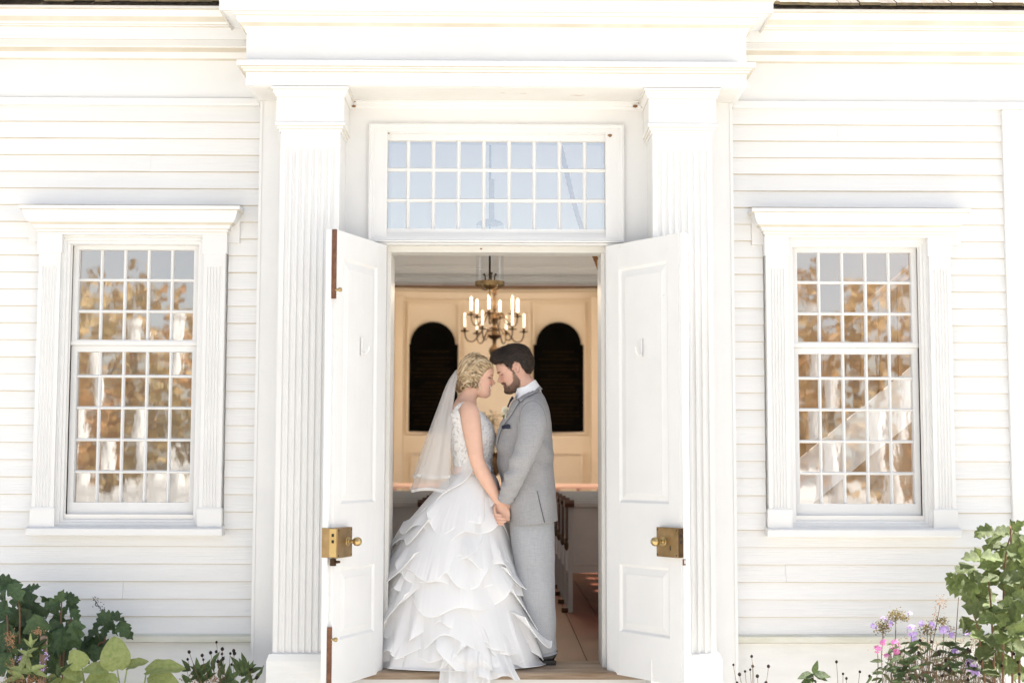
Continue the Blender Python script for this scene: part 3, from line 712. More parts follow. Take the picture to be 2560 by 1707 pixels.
# stairs seen through the window on the right
M['fence0'] = mat('white_stair_paint', (.82, .81, .79), (.85, .84, .82), rough=.5)
st = MB()
p0, p1 = at(2030, 1120, 1.15), at(2330, 874, 1.15)
th_ = .345
def line(px, lo): # stringer edges as world z at x
    return p0.z + (px - p0.x) * (p1.z - p0.z) / (p1.x - p0.x) - (th_ if lo else 0)
xa, xb = 1.55, 2.86
stair = MB().prism_y([(xa, line(xa, 1)), (xb, line(xb, 1)), (xb, line(xb, 0)), (xa, line(xa, 0))], 1.13, 1.17).build('stair_stringer', M['fence0'], church)
slope = (p1.z - p0.z) / (p1.x - p0.x)
k = 0; x = xa + .03
while x < xb - .05:
    z = line(x, 0); MB().box(x, x + .24, 1.171, YB - .005, z - .06, z - .03).build('tread', M['wood'], stair)
    for dx in (.04, .16):
        MB().box(x + dx - .010, x + dx + .010, 1.135, 1.155, line(x + dx, 0) + .0, line(x + dx, 0) + .60).build('baluster', M['wood'], stair)
    x += .24
MB().tube([(xa - .02, 1.145, line(xa, 0) + .60), (xb, 1.145, line(xb, 0) + .60 + .02 * slope)], .03, 10).build('stair_handrail', M['wood'], stair, True)
MB().lathe([(.05, 0.001), (.05, .3), (.035, .34), (.045, .6), (.03, .9), (.05, 1.2), (.05, 1.45), (.02, 1.5)], (xa - .06, 1.145, 0), 12).build('newel_post', M['wood'], stair, True)

# ================================================================== what the panes reflect: green, fence, columned porch, autumn trees
M['fence'] = mat('white_picket_paint', (.78, .77, .74), (.82, .81, .79), rough=.6)
pk = MB().prism_y([(-.038, -.45), (.038, -.45), (.038, .48), (0, .56), (-.038, .48)], -.012, .012).mesh('picket', M['fence'])
for s, lab in ((-1, 'white picket fence across the green mirrored in the left window'), (1, 'white picket fence across the green mirrored in the right window')):
    fe = thing('picket_fence', (s * 9, -26, -.52), lab, 'fence', 'picket fences across the green')
    for z in (-.25, .25): MB().box(min(s * 4.5, s * 14), max(s * 4.5, s * 14), -26.06, -26.02, z, z + .08).build('fence_rail', M['fence'], fe)
    for k in range(85): inst('picket', pk, fe, (s * (4.55 + k * .112), -26.0, 0))
for s, xs_, lab in ((-1, (-9.1, -11.0), 'white columned porch across the green mirrored in the left window'), (1, (8.7, 10.7), 'white columned porch across the green mirrored in the right window')):
    po = thing('columned_porch', (s * 9, -29.5, -.52), lab, 'porch', 'columned porches')
    for x in xs_:
        P = []
        for z, r in ((-.52, .24), (-.4, .24), (-.35, .19), (4.6, .15), (4.7, .2), (4.85, .21)):
            P.append([(x + (r - (.012 if k % 2 else 0)) * math.cos(6.2832 * k / 32), -29.5 + (r - (.012 if k % 2 else 0)) * math.sin(6.2832 * k / 32), z) for k in range(32)])
        MB().grid(P, True).build('column', M['fence'], po)
M['wleaf'] = None
def leafcol(name, cols):
    m = bpy.data.materials.new(name); m.use_nodes = True; t = m.node_tree; P = t.nodes['Principled BSDF']; P.inputs['Roughness'].default_value = .7
    n = t.nodes.new('ShaderNodeTexNoise'); n.inputs['Scale'].default_value = .22; n.inputs['Detail'].default_value = 5; g = t.nodes.new('ShaderNodeNewGeometry'); t.links.new(g.outputs['Position'], n.inputs['Vector'])
    r = t.nodes.new('ShaderNodeValToRGB'); r.color_ramp.elements.remove(r.color_ramp.elements[0]); r.color_ramp.elements[0].position = .3; r.color_ramp.elements[0].color = (*cols[0], 1)
    for i, c in enumerate(cols[1:]): e = r.color_ramp.elements.new(.3 + .4 * (i + 1) / (len(cols) - 1)); e.color = (*c, 1)
    t.links.new(n.outputs[0], r.inputs[0]); t.links.new(r.outputs[0], P.inputs['Base Color']); return m
M['autumn'] = leafcol('autumn_foliage', [(.20, .16, .06), (.32, .23, .10), (.44, .28, .11), (.50, .24, .08), (.32, .25, .13)])
M['bark'] = mat('bark', (.07, .05, .035), (.13, .10, .075), rough=.9, nscale=10)
wd = MB(); V = []; N_ = 30000
for k in range(26):
    cx, cy, hh = -26 + k * 2.1 + random.uniform(-.6, .6), -40 + random.uniform(-4, 4), random.uniform(6.6, 8.6)
    c = RNG.normal(0, 1, (N_ // 26, 3)); c /= np.linalg.norm(c, axis=1)[:, None]; c *= RNG.uniform(.3, 1, (len(c), 1)) ** .5
    c = c * np.array([2.3, 2.0, hh * .5]) + np.array([cx, cy, hh * .48]); V.append(c)
    wd.tube([(cx, cy, -.6), (cx + .1, cy, hh * .3), (cx, cy, hh * .7)], [.18, .13, .05], 6)
V = np.concatenate(V); u = RNG.normal(0, 1, V.shape); u /= np.linalg.norm(u, axis=1)[:, None]; v = np.cross(u, RNG.normal(0, 1, V.shape)); v /= np.linalg.norm(v, axis=1)[:, None]
s_ = RNG.uniform(.10, .22, (len(V), 1)); quad = np.stack([V - u * s_, V + v * s_ * .7, V + u * s_, V - v * s_ * .7], 1).reshape(-1, 3)
nb = len(wd.v); nf = len(wd.f)
wd.v += quad.tolist(); wd.f += [(nb + 4 * i, nb + 4 * i + 1, nb + 4 * i + 2, nb + 4 * i + 3) for i in range(len(V))]
me = wd.mesh('autumn_woods', [M['autumn'], M['bark']])
mi = np.zeros(len(me.polygons), np.int32); mi[:nf] = 1; me.polygons.foreach_set('material_index', mi)
tag(inst('autumn_woods', me), 'autumn woods beyond the green, mirrored in the window panes', 'trees', kind='stuff')
# ================================================================== the couple
def catmull(P, n):
    P = np.asarray(P, float); k = len(P); out = []
    for q in np.linspace(0, k - 1, n):
        i = min(int(q), k - 2); u = q - i
        p0, p1, p2, p3 = P[max(i - 1, 0)], P[i], P[i + 1], P[min(i + 2, k - 1)]
        out.append(.5 * (2 * p1 + (p2 - p0) * u + (2 * p0 - 5 * p1 + 4 * p2 - p3) * u * u + (3 * p1 - p0 - 3 * p2 + p3) * u ** 3))
    return np.array(out)

def spow(c, e): return np.sign(c) * np.abs(c) ** e

def loft(secs, nrow=40, seg=48, expo=2.0, ref=(1, 0, 0), disp=None, cap=True):
    """secs: (x,y,z, ra, rb); ra along ref, rb across. Returns MB"""
    S = catmull(secs, nrow); C = S[:, :3]; T = np.gradient(C, axis=0); T /= np.linalg.norm(T, axis=1)[:, None]
    ref = np.array(ref, float); th = np.linspace(0, 2 * math.pi, seg, endpoint=False); e = 2.0 / expo
    ca, sa = spow(np.cos(th), e), spow(np.sin(th), e); P = []
    for i in range(nrow):
        a = ref - T[i] * (ref @ T[i]); a /= np.linalg.norm(a); b = np.cross(T[i], a)
        ring = C[i] + np.outer(ca * S[i, 3], a) + np.outer(sa * S[i, 4], b)
        if disp is not None:
            nrm = np.outer(np.cos(th) / max(S[i, 3], 1e-3), a) + np.outer(np.sin(th) / max(S[i, 4], 1e-3), b); nrm /= np.linalg.norm(nrm, axis=1)[:, None]
            ring = ring + nrm * np.array([disp(i / (nrow - 1), th[k], ring[k]) for k in range(seg)])[:, None]
        P.append(ring)
    mb = MB().grid(P, True)
    if cap: mb.f += [tuple(range(seg))[::-1], tuple(range((nrow - 1) * seg, nrow * seg))]
    return mb

def fnoise(p, s): return noise.noise(Vector(p) * s)

def remeshed(mb, voxel, smooth_it=2, smf=.5):
    me = bpy.data.meshes.new('tmp'); me.from_pydata(mb.v, [], mb.f); o = bpy.data.objects.new('tmp', me); COL.objects.link(o)
    m = o.modifiers.new('r', 'REMESH'); m.mode = 'VOXEL'; m.voxel_size = voxel; m.use_smooth_shade = True
    if smooth_it: s = o.modifiers.new('s', 'SMOOTH'); s.factor = smf; s.iterations = smooth_it
    dg = bpy.context.evaluated_depsgraph_get(); out = bpy.data.meshes.new_from_object(o.evaluated_get(dg))
    bpy.data.objects.remove(o); bpy.data.meshes.remove(me); out.shade_smooth(); return out

# ---- head in its own frame: x forward, y left, z up from the chin
ZK = np.array([0, .006, .015, .025, .036, .046, .055, .063, .072, .085, .100, .115, .130, .150, .170, .190, .205, .218, .227, .231])
XF = np.array([.066, .080, .089, .0925, .0885, .0905, .089, .092, .090, .090, .0895, .088, .094, .0945, .090, .078, .062, .040, .015, -.01])
XB = np.array([.035, .018, .003, -.012, -.026, -.038, -.048, -.056, -.064, -.076, -.087, -.094, -.097, -.098, -.096, -.088, -.076, -.058, -.035, -.012])
WK = np.array([.016, .027, .036, .043, .049, .053, .056, .059, .062, .066, .069, .0715, .073, .074, .0725, .066, .056, .041, .021, .003])
def warpz(z): return np.where(z < .072, .072 - (.072 - z) * 1.13, z)
def unwarpz(z): return np.where(z < .072, .072 - (.072 - z) / 1.13, z)
def gs(y, z, y0, z0, sy, sz): return np.exp(-((np.abs(y) - y0) / sy) ** 2 - ((z - z0) / sz) ** 2)
def head_grid(nz=90, na=96, off=None, kind='f', feat=True):
    t = np.linspace(0, 1, nz); zz = .231 * (t - .06 * np.sin(2 * math.pi * t) / 1.0); zz[0] = 0; zz[-1] = .231
    xf, xb, w = [np.interp(zz, ZK, a) for a in (XF, XB, WK)]
    a = np.linspace(0, 2 * math.pi, na, endpoint=False); a = a - .35 * np.sin(a) * .6
    P = np.zeros((nz, na, 3))
    for i in range(nz):
        cx, rx = (xf[i] + xb[i]) / 2, (xf[i] - xb[i]) / 2
        e = 2 / 2.25
        x = cx + rx * spow(np.cos(a), e); y = w[i] * spow(np.sin(a), e); z = np.full(na, zz[i])
        if feat:
            fr = np.clip(np.cos(a) * 1.6, 0, 1); q = zz[i]
            hn = np.interp(q, [.068, .074, .080, .085, .092, .105, .116, .124], [0, .008, .021, .0265, .022, .011, .004, 0])
            sn = np.interp(q, [.07, .085, .12], [.0105, .0095, .0065]); dx = hn * np.exp(-(y / sn) ** 2)
            dx += .007 * gs(y, z, .0135, .0775, .006, .006) - .009 * gs(y, z, .032, .113, .014, .010) + .0045 * gs(y, z, .032, .112, .009, .007)
            dx += .0045 * gs(y, z, .026, .129, .020, .007) + (.006 if kind == 'f' else .004) * gs(y, z, .040, .083, .017, .015)
            dx += .0035 * gs(y, z, 0, .0475, .018, .004) + .003 * gs(y, z, 0, .062, .018, .004) - .004 * gs(y, z, 0, .055, .022, .0035) - .003 * gs(y, z, 0, .037, .02, .005)
            if kind == 'f':
                zc = z - .010 * (np.abs(y) / .026) ** 2
                dx += -.009 * np.exp(-((zc - .0535) / .0075) ** 2) * np.exp(-(y / .024) ** 4) + .003 * gs(y, zc, 0, .0665, .02, .004) + .004 * gs(y, zc, 0, .0405, .018, .004)
            if kind == 'm':
                dx += .004 * gs(y, z, .02, .128, .025, .007) + .004 * gs(y, z, 0, .018, .022, .014)
            x = x + dx * fr
        if off is not None:
            nx, ny = np.cos(a) / max(rx, .01), np.sin(a) / max(w[i], .01); nl = np.hypot(nx, ny)
            slope = np.clip((zz[i] - .15) / .08, 0, 1) ** 2
            d = off(x, y, z); x = x + d * nx / nl * (1 - .7 * slope); y = y + d * ny / nl * (1 - .7 * slope); z = z + d * slope
        P[i] = np.stack([x, y, warpz(z) if kind == 'f' else z], 1)
    return P
def closed_grid(P):
    mb = MB().grid(P, True); r, c = P.shape[:2]; mb.f += [tuple(range(c))[::-1], tuple(range((r - 1) * c, r * c))]; return mb

class Head:
    def __init__(s, tip, tilt, face, scale, tipc=(.1165, 0, .085), yaw=0.):
        s.k = scale; c, q = math.cos(tilt), math.sin(tilt)
        R = np.array([[c, 0, q], [0, 1, 0], [-q, 0, c]])
        ang = (0 if face > 0 else math.pi) + yaw
        Z = np.array([[math.cos(ang), -math.sin(ang), 0], [math.sin(ang), math.cos(ang), 0], [0, 0, 1]])
        s.R = Z @ R; s.o = np.array(tip) - s.R @ (np.array(tipc) * scale)
    def w(s, P): P = np.asarray(P, float); return (P * s.k) @ s.R.T + s.o
    def l(s, P): return ((np.asarray(P, float) - s.o) @ s.R) / s.k

def poly_sd(x, z, poly):
    """signed distance (inside positive) to polygon in (x,z)"""
    x, z = np.broadcast_arrays(x, z); d = np.full(x.shape, 1e9); ins = np.zeros(x.shape, bool); n = len(poly)
    for i in range(n):
        ax, az = poly[i]; bx, bz = poly[(i + 1) % n]; ex, ez = bx - ax, bz - az
        u = np.clip(((x - ax) * ex + (z - az) * ez) / (ex * ex + ez * ez + 1e-12), 0, 1)
        d = np.minimum(d, np.hypot(x - ax - u * ex, z - az - u * ez))
        ins ^= ((az > z) != (bz > z)) & (x < (bx - ax) * (z - az) / (bz - az + 1e-12) + ax)
    return np.where(ins, d, -d)

# ---- cloth, skin and hair materials
def attr_skin(name, rough=.5):
    m = bpy.data.materials.new(name); m.use_nodes = True; t = m.node_tree; P = t.nodes['Principled BSDF']
    a = t.nodes.new('ShaderNodeAttribute'); a.attribute_name = 'Col'
    n = t.nodes.new('ShaderNodeTexNoise'); n.inputs['Scale'].default_value = 25; n.inputs['Detail'].default_value = 4
    tc = t.nodes.new('ShaderNodeTexCoord'); t.links.new(tc.outputs['Object'], n.inputs['Vector'])
    hv = t.nodes.new('ShaderNodeHueSaturation'); mr = t.nodes.new('ShaderNodeMapRange'); mr.inputs['To Min'].default_value = .88; mr.inputs['To Max'].default_value = 1.10
    t.links.new(n.outputs[0], mr.inputs[0]); t.links.new(mr.outputs[0], hv.inputs['Value']); t.links.new(a.outputs['Color'], hv.inputs['Color']); t.links.new(hv.outputs[0], P.inputs['Base Color'])
    P.inputs['Roughness'].default_value = rough; P.inputs['Specular IOR Level'].default_value = .35
    P.inputs['Subsurface Weight'].default_value = .12; P.inputs['Subsurface Radius'].default_value = (.012, .005, .003); P.inputs['Subsurface Scale'].default_value = 1.0
    b = t.nodes.new('ShaderNodeBump'); b.inputs['Strength'].default_value = .22; b.inputs['Distance'].default_value = .003
    n2 = t.nodes.new('ShaderNodeTexNoise'); n2.inputs['Scale'].default_value = 220; t.links.new(tc.outputs['Object'], n2.inputs['Vector']); t.links.new(n2.outputs[0], b.inputs['Height']); t.links.new(b.outputs[0], P.inputs['Normal'])
    return m
M['skin'] = attr_skin('skin')

def suit_mat(name, c1, c2):
    m = bpy.data.materials.new(name); m.use_nodes = True; t = m.node_tree; P = t.nodes['Principled BSDF']; L = t.links.new
    P.inputs['Roughness'].default_value = .85; P.inputs['Specular IOR Level'].default_value = .15; P.inputs['Sheen Weight'].default_value = .15
    tc = t.nodes.new('ShaderNodeTexCoord'); outs = []
    for s in ((260, 260, 14), (30, 30, 230)):
        mp = t.nodes.new('ShaderNodeMapping'); mp.inputs['Scale'].default_value = s; L(tc.outputs['Object'], mp.inputs[0])
        n = t.nodes.new('ShaderNodeTexNoise'); n.inputs['Scale'].default_value = 1.0; n.inputs['Detail'].default_value = 2; L(mp.outputs[0], n.inputs['Vector']); outs.append(n.outputs[0])
    ad = t.nodes.new('ShaderNodeMath'); ad.operation = 'ADD'; L(outs[0], ad.inputs[0]); L(outs[1], ad.inputs[1])
    r = t.nodes.new('ShaderNodeValToRGB'); r.color_ramp.elements[0].position = .36; r.color_ramp.elements[1].position = .66
    hf = t.nodes.new('ShaderNodeMath'); hf.operation = 'MULTIPLY'; hf.inputs[1].default_value = .5; L(ad.outputs[0], hf.inputs[0]); L(hf.outputs[0], r.inputs[0])
    r.color_ramp.elements[0].color = (*c1, 1); r.color_ramp.elements[1].color = (*c2, 1); L(r.outputs[0], P.inputs['Base Color'])
    n3 = t.nodes.new('ShaderNodeTexNoise'); n3.inputs['Scale'].default_value = 9; n3.inputs['Detail'].default_value = 3; L(tc.outputs['Object'], n3.inputs['Vector'])
    b = t.nodes.new('ShaderNodeBump'); b.inputs['Strength'].default_value = .25; b.inputs['Distance'].default_value = .02; L(n3.outputs[0], b.inputs['Height']); L(b.outputs[0], P.inputs['Normal'])
    return m
M['suit'] = suit_mat('grey_wool_suiting', (.285, .282, .288), (.345, .341, .345))
M['suit2'] = suit_mat('grey_wool_trousers', (.325, .333, .355), (.39, .397, .412))
M['shirt'] = mat('white_shirt_cotton', (.80, .81, .83), (.83, .835, .85), rough=.8, nscale=30, bump=.1, bscale=60)
M['navy'] = mat('navy_silk', (.010, .014, .030), (.018, .024, .05), rough=.45, nscale=40)
M['shoe'] = mat('black_shoe_leather', (.008, .008, .009), (.014, .014, .015), rough=.3, nscale=20, spec=.5)

def sheer(name, alpha, col=(.86, .855, .85), pattern=None):
    m = bpy.data.materials.new(name); m.use_nodes = True; t = m.node_tree; t.nodes.clear(); L = t.links.new
    o = t.nodes.new('ShaderNodeOutputMaterial'); mx = t.nodes.new('ShaderNodeMixShader'); tr = t.nodes.new('ShaderNodeBsdfTransparent')
    df = t.nodes.new('ShaderNodeBsdfDiffuse'); tl = t.nodes.new('ShaderNodeBsdfTranslucent'); m2 = t.nodes.new('ShaderNodeMixShader'); m2.inputs[0].default_value = .28
    df.inputs[0].default_value = (*col, 1); tl.inputs[0].default_value = (*col, 1)
    L(df.outputs[0], m2.inputs[1]); L(tl.outputs[0], m2.inputs[2]); L(tr.outputs[0], mx.inputs[1]); L(m2.outputs[0], mx.inputs[2]); L(mx.outputs[0], o.inputs[0])
    if pattern is None: mx.inputs[0].default_value = alpha
    else:
        tc = t.nodes.new('ShaderNodeTexCoord'); n = t.nodes.new('ShaderNodeTexNoise'); n.inputs['Scale'].default_value = pattern; n.inputs['Detail'].default_value = 3; L(tc.outputs['Object'], n.inputs['Vector'])
        r = t.nodes.new('ShaderNodeMapRange'); r.inputs['From Min'].default_value = .3; r.inputs['From Max'].default_value = .7; r.inputs['To Min'].default_value = alpha - .06; r.inputs['To Max'].default_value = alpha + .06
        L(n.outputs[0], r.inputs[0]); L(r.outputs[0], mx.inputs[0])
    return m
M['organza'] = sheer('white_organza', .90, (.90, .895, .895))
M['tulle'] = sheer('veil_tulle', .34, (.88, .86, .84))
M['satin'] = mat('white_satin', (.80, .795, .79), (.84, .835, .83), rough=.5, nscale=8, sheen=.2)
M['trimw'] = mat('white_ribbon_hem', (.87, .865, .86), rough=.5)
M['blush'] = mat('blush_satin_sash', (.74, .62, .575), (.78, .67, .62), rough=.4, nscale=10)
M['bead'] = mat('crystal_beads', (.60, .61, .66), (.85, .85, .88), rough=.15, metal=.7, nscale=200)
def lace_mat():
    m = bpy.data.materials.new('white_floral_lace'); m.use_nodes = True; t = m.node_tree; t.nodes.clear(); L = t.links.new
    o = t.nodes.new('ShaderNodeOutputMaterial'); mx = t.nodes.new('ShaderNodeMixShader'); tr = t.nodes.new('ShaderNodeBsdfTransparent'); P = t.nodes.new('ShaderNodeBsdfPrincipled')
    P.inputs['Base Color'].default_value = (.84, .825, .81, 1); P.inputs['Roughness'].default_value = .75
    tc = t.nodes.new('ShaderNodeTexCoord'); n = t.nodes.new('ShaderNodeTexNoise'); n.inputs['Scale'].default_value = 48; n.inputs['Detail'].default_value = 3; n.inputs['Distortion'].default_value = 1.2; L(tc.outputs['Object'], n.inputs['Vector'])
    r = t.nodes.new('ShaderNodeValToRGB'); r.color_ramp.elements[0].position = .40; r.color_ramp.elements[1].position = .48; r.color_ramp.elements[0].color = (.72, .72, .72, 1); L(n.outputs[0], r.inputs[0])
    b = t.nodes.new('ShaderNodeBump'); b.inputs['Strength'].default_value = .6; b.inputs['Distance'].default_value = .006; L(n.outputs[0], b.inputs['Height']); L(b.outputs[0], P.inputs['Normal'])
    L(r.outputs[0], mx.inputs[0]); L(tr.outputs[0], mx.inputs[1]); L(P.outputs[0], mx.inputs[2]); L(mx.outputs[0], o.inputs[0]); return m
M['lace'] = lace_mat()
def hairmat(name, c, rough=.38):
    return mat(name, c, tuple(min(1, q * 1.35) for q in c), rough=rough, nscale=60, spec=.45)
BL = [hairmat('blonde_light', (.55, .42, .26)), hairmat('blonde_mid', (.36, .25, .135)), hairmat('blonde_pale', (.66, .55, .39)), hairmat('blonde_shadow', (.15, .092, .045))]
BR = [hairmat('brown_dark', (.018, .012, .009)), hairmat('brown_mid', (.030, .019, .014)), hairmat('brown_soft', (.075, .047, .031))]

SKIN = np.array([.66, .41, .305]); SKING = np.array([.60, .36, .27])
def paint(me, fn):
    n = len(me.vertices); co = np.empty(n * 3); me.vertices.foreach_get('co', co); co = co.reshape(-1, 3)
    c = fn(co); a = me.color_attributes.new('Col', 'FLOAT_COLOR', 'POINT'); a.data.foreach_set('color', np.concatenate([c, np.ones((n, 1))], 1).ravel())
def blend(c, col, m): return c * (1 - m[:, None]) + np.array(col) * m[:, None]
def sstep(x, a, b): t = np.clip((x - a) / (b - a), 0, 1); return t * t * (3 - 2 * t)

def ear(H, side):
    mb = MB(); pts = [(-.004 + .017 * math.sin(q) - .010 * math.cos(q) * .3, side * (.074 + .004 * math.cos(q)), .113 + .030 * math.cos(q) - .004 * math.sin(q)) for q in np.linspace(-2.6, 2.4, 14)]
    pts = [(-.010 - (.016 * math.sin(q + 1.57) if False else -.016 * math.cos(q)), side * (.083 - .006 * math.cos(q)), .114 + .029 * math.sin(q)) for q in np.linspace(-2.2, 3.0, 16)]
    mb.tube([H.w(p) for p in pts], .0042 * H.k, 8)
    mb.tube([H.w((-.008, side * .069, .089)), H.w((-.009, side * .072, .10)), H.w((-.010, side * .073, .115)), H.w((-.010, side * .071, .136))], [(.007, .003), (.012, .005), (.016, .005), (.010, .004)], 12, flat=H.R @ np.array([1, 0, 0]))
    return mb

def merge(*ms):
    r = MB()
    for m in ms: r.add(m.v, m.f)
    return r

S = at
def hand_tube(px, rad, seg=10): return MB().tube(px, rad, seg)
def finger(p, r0, r1): # p list of points
    n = len(p); return MB().tube(catmull([tuple(q) for q in p], 3 * n), np.linspace(r0, r1, 3 * n).tolist(), 10)

# ------------------------------------------------------------------ bride
YBR = .30
bride = thing('person', (S(1182, 1660, YBR).x, YBR, .02), 'person in a white ruffled gown and veil facing the one in grey', 'person')
HB = Head(np.array(S(1240.2, 958.6, YBR)), R_(7), 1, .965)
def bs(px, py, ra, rb, dy=0): p = S(px, py, YBR + dy); return (p.x, p.y, p.z, ra, rb)
torso_b = [bs(1176, 972, .046, .050), bs(1170, 990, .049, .052), bs(1166, 1003, .058, .075), bs(1163, 1015, .068, .140), bs(1163, 1035, .084, .168), bs(1172, 1060, .105, .160), bs(1180, 1082, .122, .150), bs(1181, 1100, .122, .143), bs(1181, 1125, .113, .130), bs(1181, 1150, .105, .120), bs(1181, 1178, .103, .118), bs(1180, 1215, .125, .16), bs(1178, 1260, .135, .175), bs(1178, 1320, .11, .16)]
parts = [closed_grid(HB.w(head_grid(kind='f'))), loft(torso_b, 46, 40)]
nk = [HB.w((-.018, 0, .06)), HB.w((-.022, 0, .03)), np.array(S(1171, 990, YBR)), np.array(S(1166, 1006, YBR))]
parts.append(loft([(*nk[0], .052, .052), (*nk[1], .050, .050), (*nk[2], .050, .052), (*nk[3], .062, .075)], 16, 28))
def arm(side):
    y = lambda d: YBR + side * d
    A = [S(1168, 1014, y(.13)), S(1174, 1030, y(.160)), S(1178, 1060, y(.182)), S(1184, 1100, y(.190)), S(1190, 1138, y(.195)), S(1196, 1160, y(.195)), S(1212, 1192, y(.19)), S(1231, 1225, y(.175)), S(1244, 1248, y(.165)), S(1249, 1258, y(.163))]
    r = [(.040, .040), (.054, .046), (.056, .047), (.050, .045), (.044, .042), (.042, .040), (.041, .037), (.034, .030), (.028, .022), (.027, .019)]
    return loft([(*a, *q) for a, q in zip(A, r)], 44, 24)
def her_hand(side):
    y = lambda d: YBR + side * d
    h = [loft([(*S(1248, 1255, y(.163)), .027, .018), (*S(1252, 1266, y(.165)), .036, .017), (*S(1256, 1279, y(.166)), .041, .016), (*S(1259, 1289, y(.160)), .040, .014), (*S(1260, 1294, y(.15)), .034, .010)], 14, 20)]
    kn = [(1246, 1289), (1254, 1293), (1262, 1295), (1270, 1294)]
    for i, (kx, ky) in enumerate(kn):
        L = (.85, 1.0, 1.05, .95)[i]
        h.append(finger([S(kx - 1, ky - 10, y(.158)), S(kx, ky, y(.155)), S(kx + 2, ky + 5 * L, y(.130)), S(kx + 1, ky + 4 * L, y(.105)), S(kx - 3, ky - 1, y(.088))], .0095, .0075))
    h.append(finger([S(1270, 1262, y(.155)), S(1277, 1272, y(.135)), S(1278, 1282, y(.115)), S(1274, 1290, y(.1))], .011, .008))
    return merge(*h)
def leg(px, dy):
    return loft([(*S(px, 1250, YBR + dy), .095, .085), (*S(px + 2, 1350, YBR + dy), .085, .08), (*S(px + 4, 1450, YBR + dy), .058, .055), (*S(px + 2, 1520, YBR + dy), .055, .05), (*S(px, 1610, YBR + dy), .036, .034), (S(px, 1640, YBR).x, YBR + dy, .05, .04, .035)], 24, 18)
foot = lambda dy: loft([(S(1168, 1640, YBR).x, YBR + dy, .07, .03, .03), (S(1180, 1640, YBR).x, YBR + dy, .055, .035, .035), (S(1205, 1640, YBR).x, YBR + dy, .045, .022, .035), (S(1222, 1640, YBR).x, YBR + dy, .038, .012, .02)], 14, 16, ref=(0, 0, 1))
parts += [arm(-1), arm(1), her_hand(-1), her_hand(1), leg(1180, -.09), leg(1180, .09), foot(-.09), foot(.09)]
bm = remeshed(merge(*parts), .0034, 3, .5)
def bride_col(co):
    c = np.tile(SKIN, (len(co), 1)); l = HB.l(co); x, y, z = l.T; z = unwarpz(z); near = (z > -.01) & (z < .24) & (np.abs(x) < .14) & (np.abs(y) < .1)
    f = near & (x > .03); zc = z - .010 * (np.abs(y) / .026) ** 2
    m = np.where(near, .35 * gs(y, z, .040, .078, .02, .018) * (x > .02), 0); c = blend(c, (.72, .30, .24), m)          # cheeks
    iny = sstep(-np.abs(y), -.034, -.029)
    box = lambda lo, hi, e=.0012: sstep(zc, lo - e, lo + e) * (1 - sstep(zc, hi - e, hi + e))
    c = blend(c, (.52, .13, .13), np.where(f & (x > .06), box(.0370, .0700) * iny, 0) * .85)      # lips
    c = blend(c, (.10, .015, .015), np.where(f & (x > .055), box(.0430, .0640) * sstep(-np.abs(y), -.031, -.027), 0))
    c = blend(c, (.88, .86, .82), np.where(f & (x > .055), box(.0525, .0630) * sstep(-np.abs(y), -.029, -.026), 0))
    br = np.where(f, sstep(gs(y, z - (.004 * (1 - np.abs(y) / .04)), .032, .1285, .017, .0033), .3, .7), 0); c = blend(c, (.20, .12, .06), br * .9)
    ey = np.where(f, sstep(gs(y, z, .035, .1125, .0165, .0045), .3, .55), 0); c = blend(c, (.03, .018, .015), ey * .95)
    return c
paint(bm, bride_col); bm.materials.append(M['skin']); inst('body', bm, bride)

# hair: a mass under many wavy strands swept back to a curled knot
face_b = [(.20, -.1), (.20, .178), (.080, .178), (.062, .168), (.045, .145), (.030, .115), (.022, .09), (.012, .072), (-.02, .055), (-.05, .03), (-.05, -.1)]
def offb(x, y, z):
    m = sstep(-poly_sd(x, z, face_b), .0, .014)
    th = .011 + .018 * sstep(-x, -.03, .07) + .002 * sstep(z, .15, .22)
    return -.006 + m * th
hm = [closed_grid(HB.w(head_grid(off=offb, kind='f', feat=False)))]
bun = HB.w((-.085, 0, .062)); bunr = np.array([.052, .060, .062])
def ellipsoid(c, r, R=None, n=18):
    P = [];
    for a in np.linspace(.06, math.pi - .06, n):
        row = np.stack([r[0] * math.sin(a) * np.cos(np.linspace(0, 6.2832, 24, endpoint=False)), r[1] * math.sin(a) * np.sin(np.linspace(0, 6.2832, 24, endpoint=False)), np.full(24, r[2] * math.cos(a))], 1)
        if R is not None: row = row @ np.asarray(R).T
        P.append(row + c)
    return closed_grid(np.array(P))
hm += [ellipsoid(bun, bunr * .86, HB.R), ellipsoid(HB.w((-.045, 0, .085)), (.055, .070, .055), HB.R)]
hm = remeshed(merge(*hm), .004, 2); hm.materials.append(BL[3]); hair = inst('hair', hm, bride)
from mathutils.bvhtree import BVHTree
def bvh_of(me): return BVHTree.FromPolygons([v.co[:] for v in me.vertices], [p.vertices[:] for p in me.polygons])
hb = bvh_of(hm)
def surf(b, p, lift):
    q, n, i, d = b.find_nearest(Vector(p)); return np.array(q + n * lift)
locks = [MB() for _ in BL]; rr = random.Random(5)
def strands(path, mbs, wgt, nst, spread, r0, r1, seg=4):
    k = rr.choices(range(len(mbs)), wgt)[0]; n = len(path)
    for s in range(nst):
        if rr.random() < .3: k = rr.choices(range(len(mbs)), wgt)[0]
        o = np.array([rr.gauss(0, 1) for _ in range(3)]) * spread; ph = rr.uniform(-.15, .15)
        P = [path[i] + o * (1 - .45 * abs(2 * i / (n - 1) - 1 + ph)) for i in range(n)]
        mbs[k].tube(P, np.interp(np.linspace(0, 1, n), [0, .15, .8, 1], [r1, r0, r0, r1]).tolist(), seg)
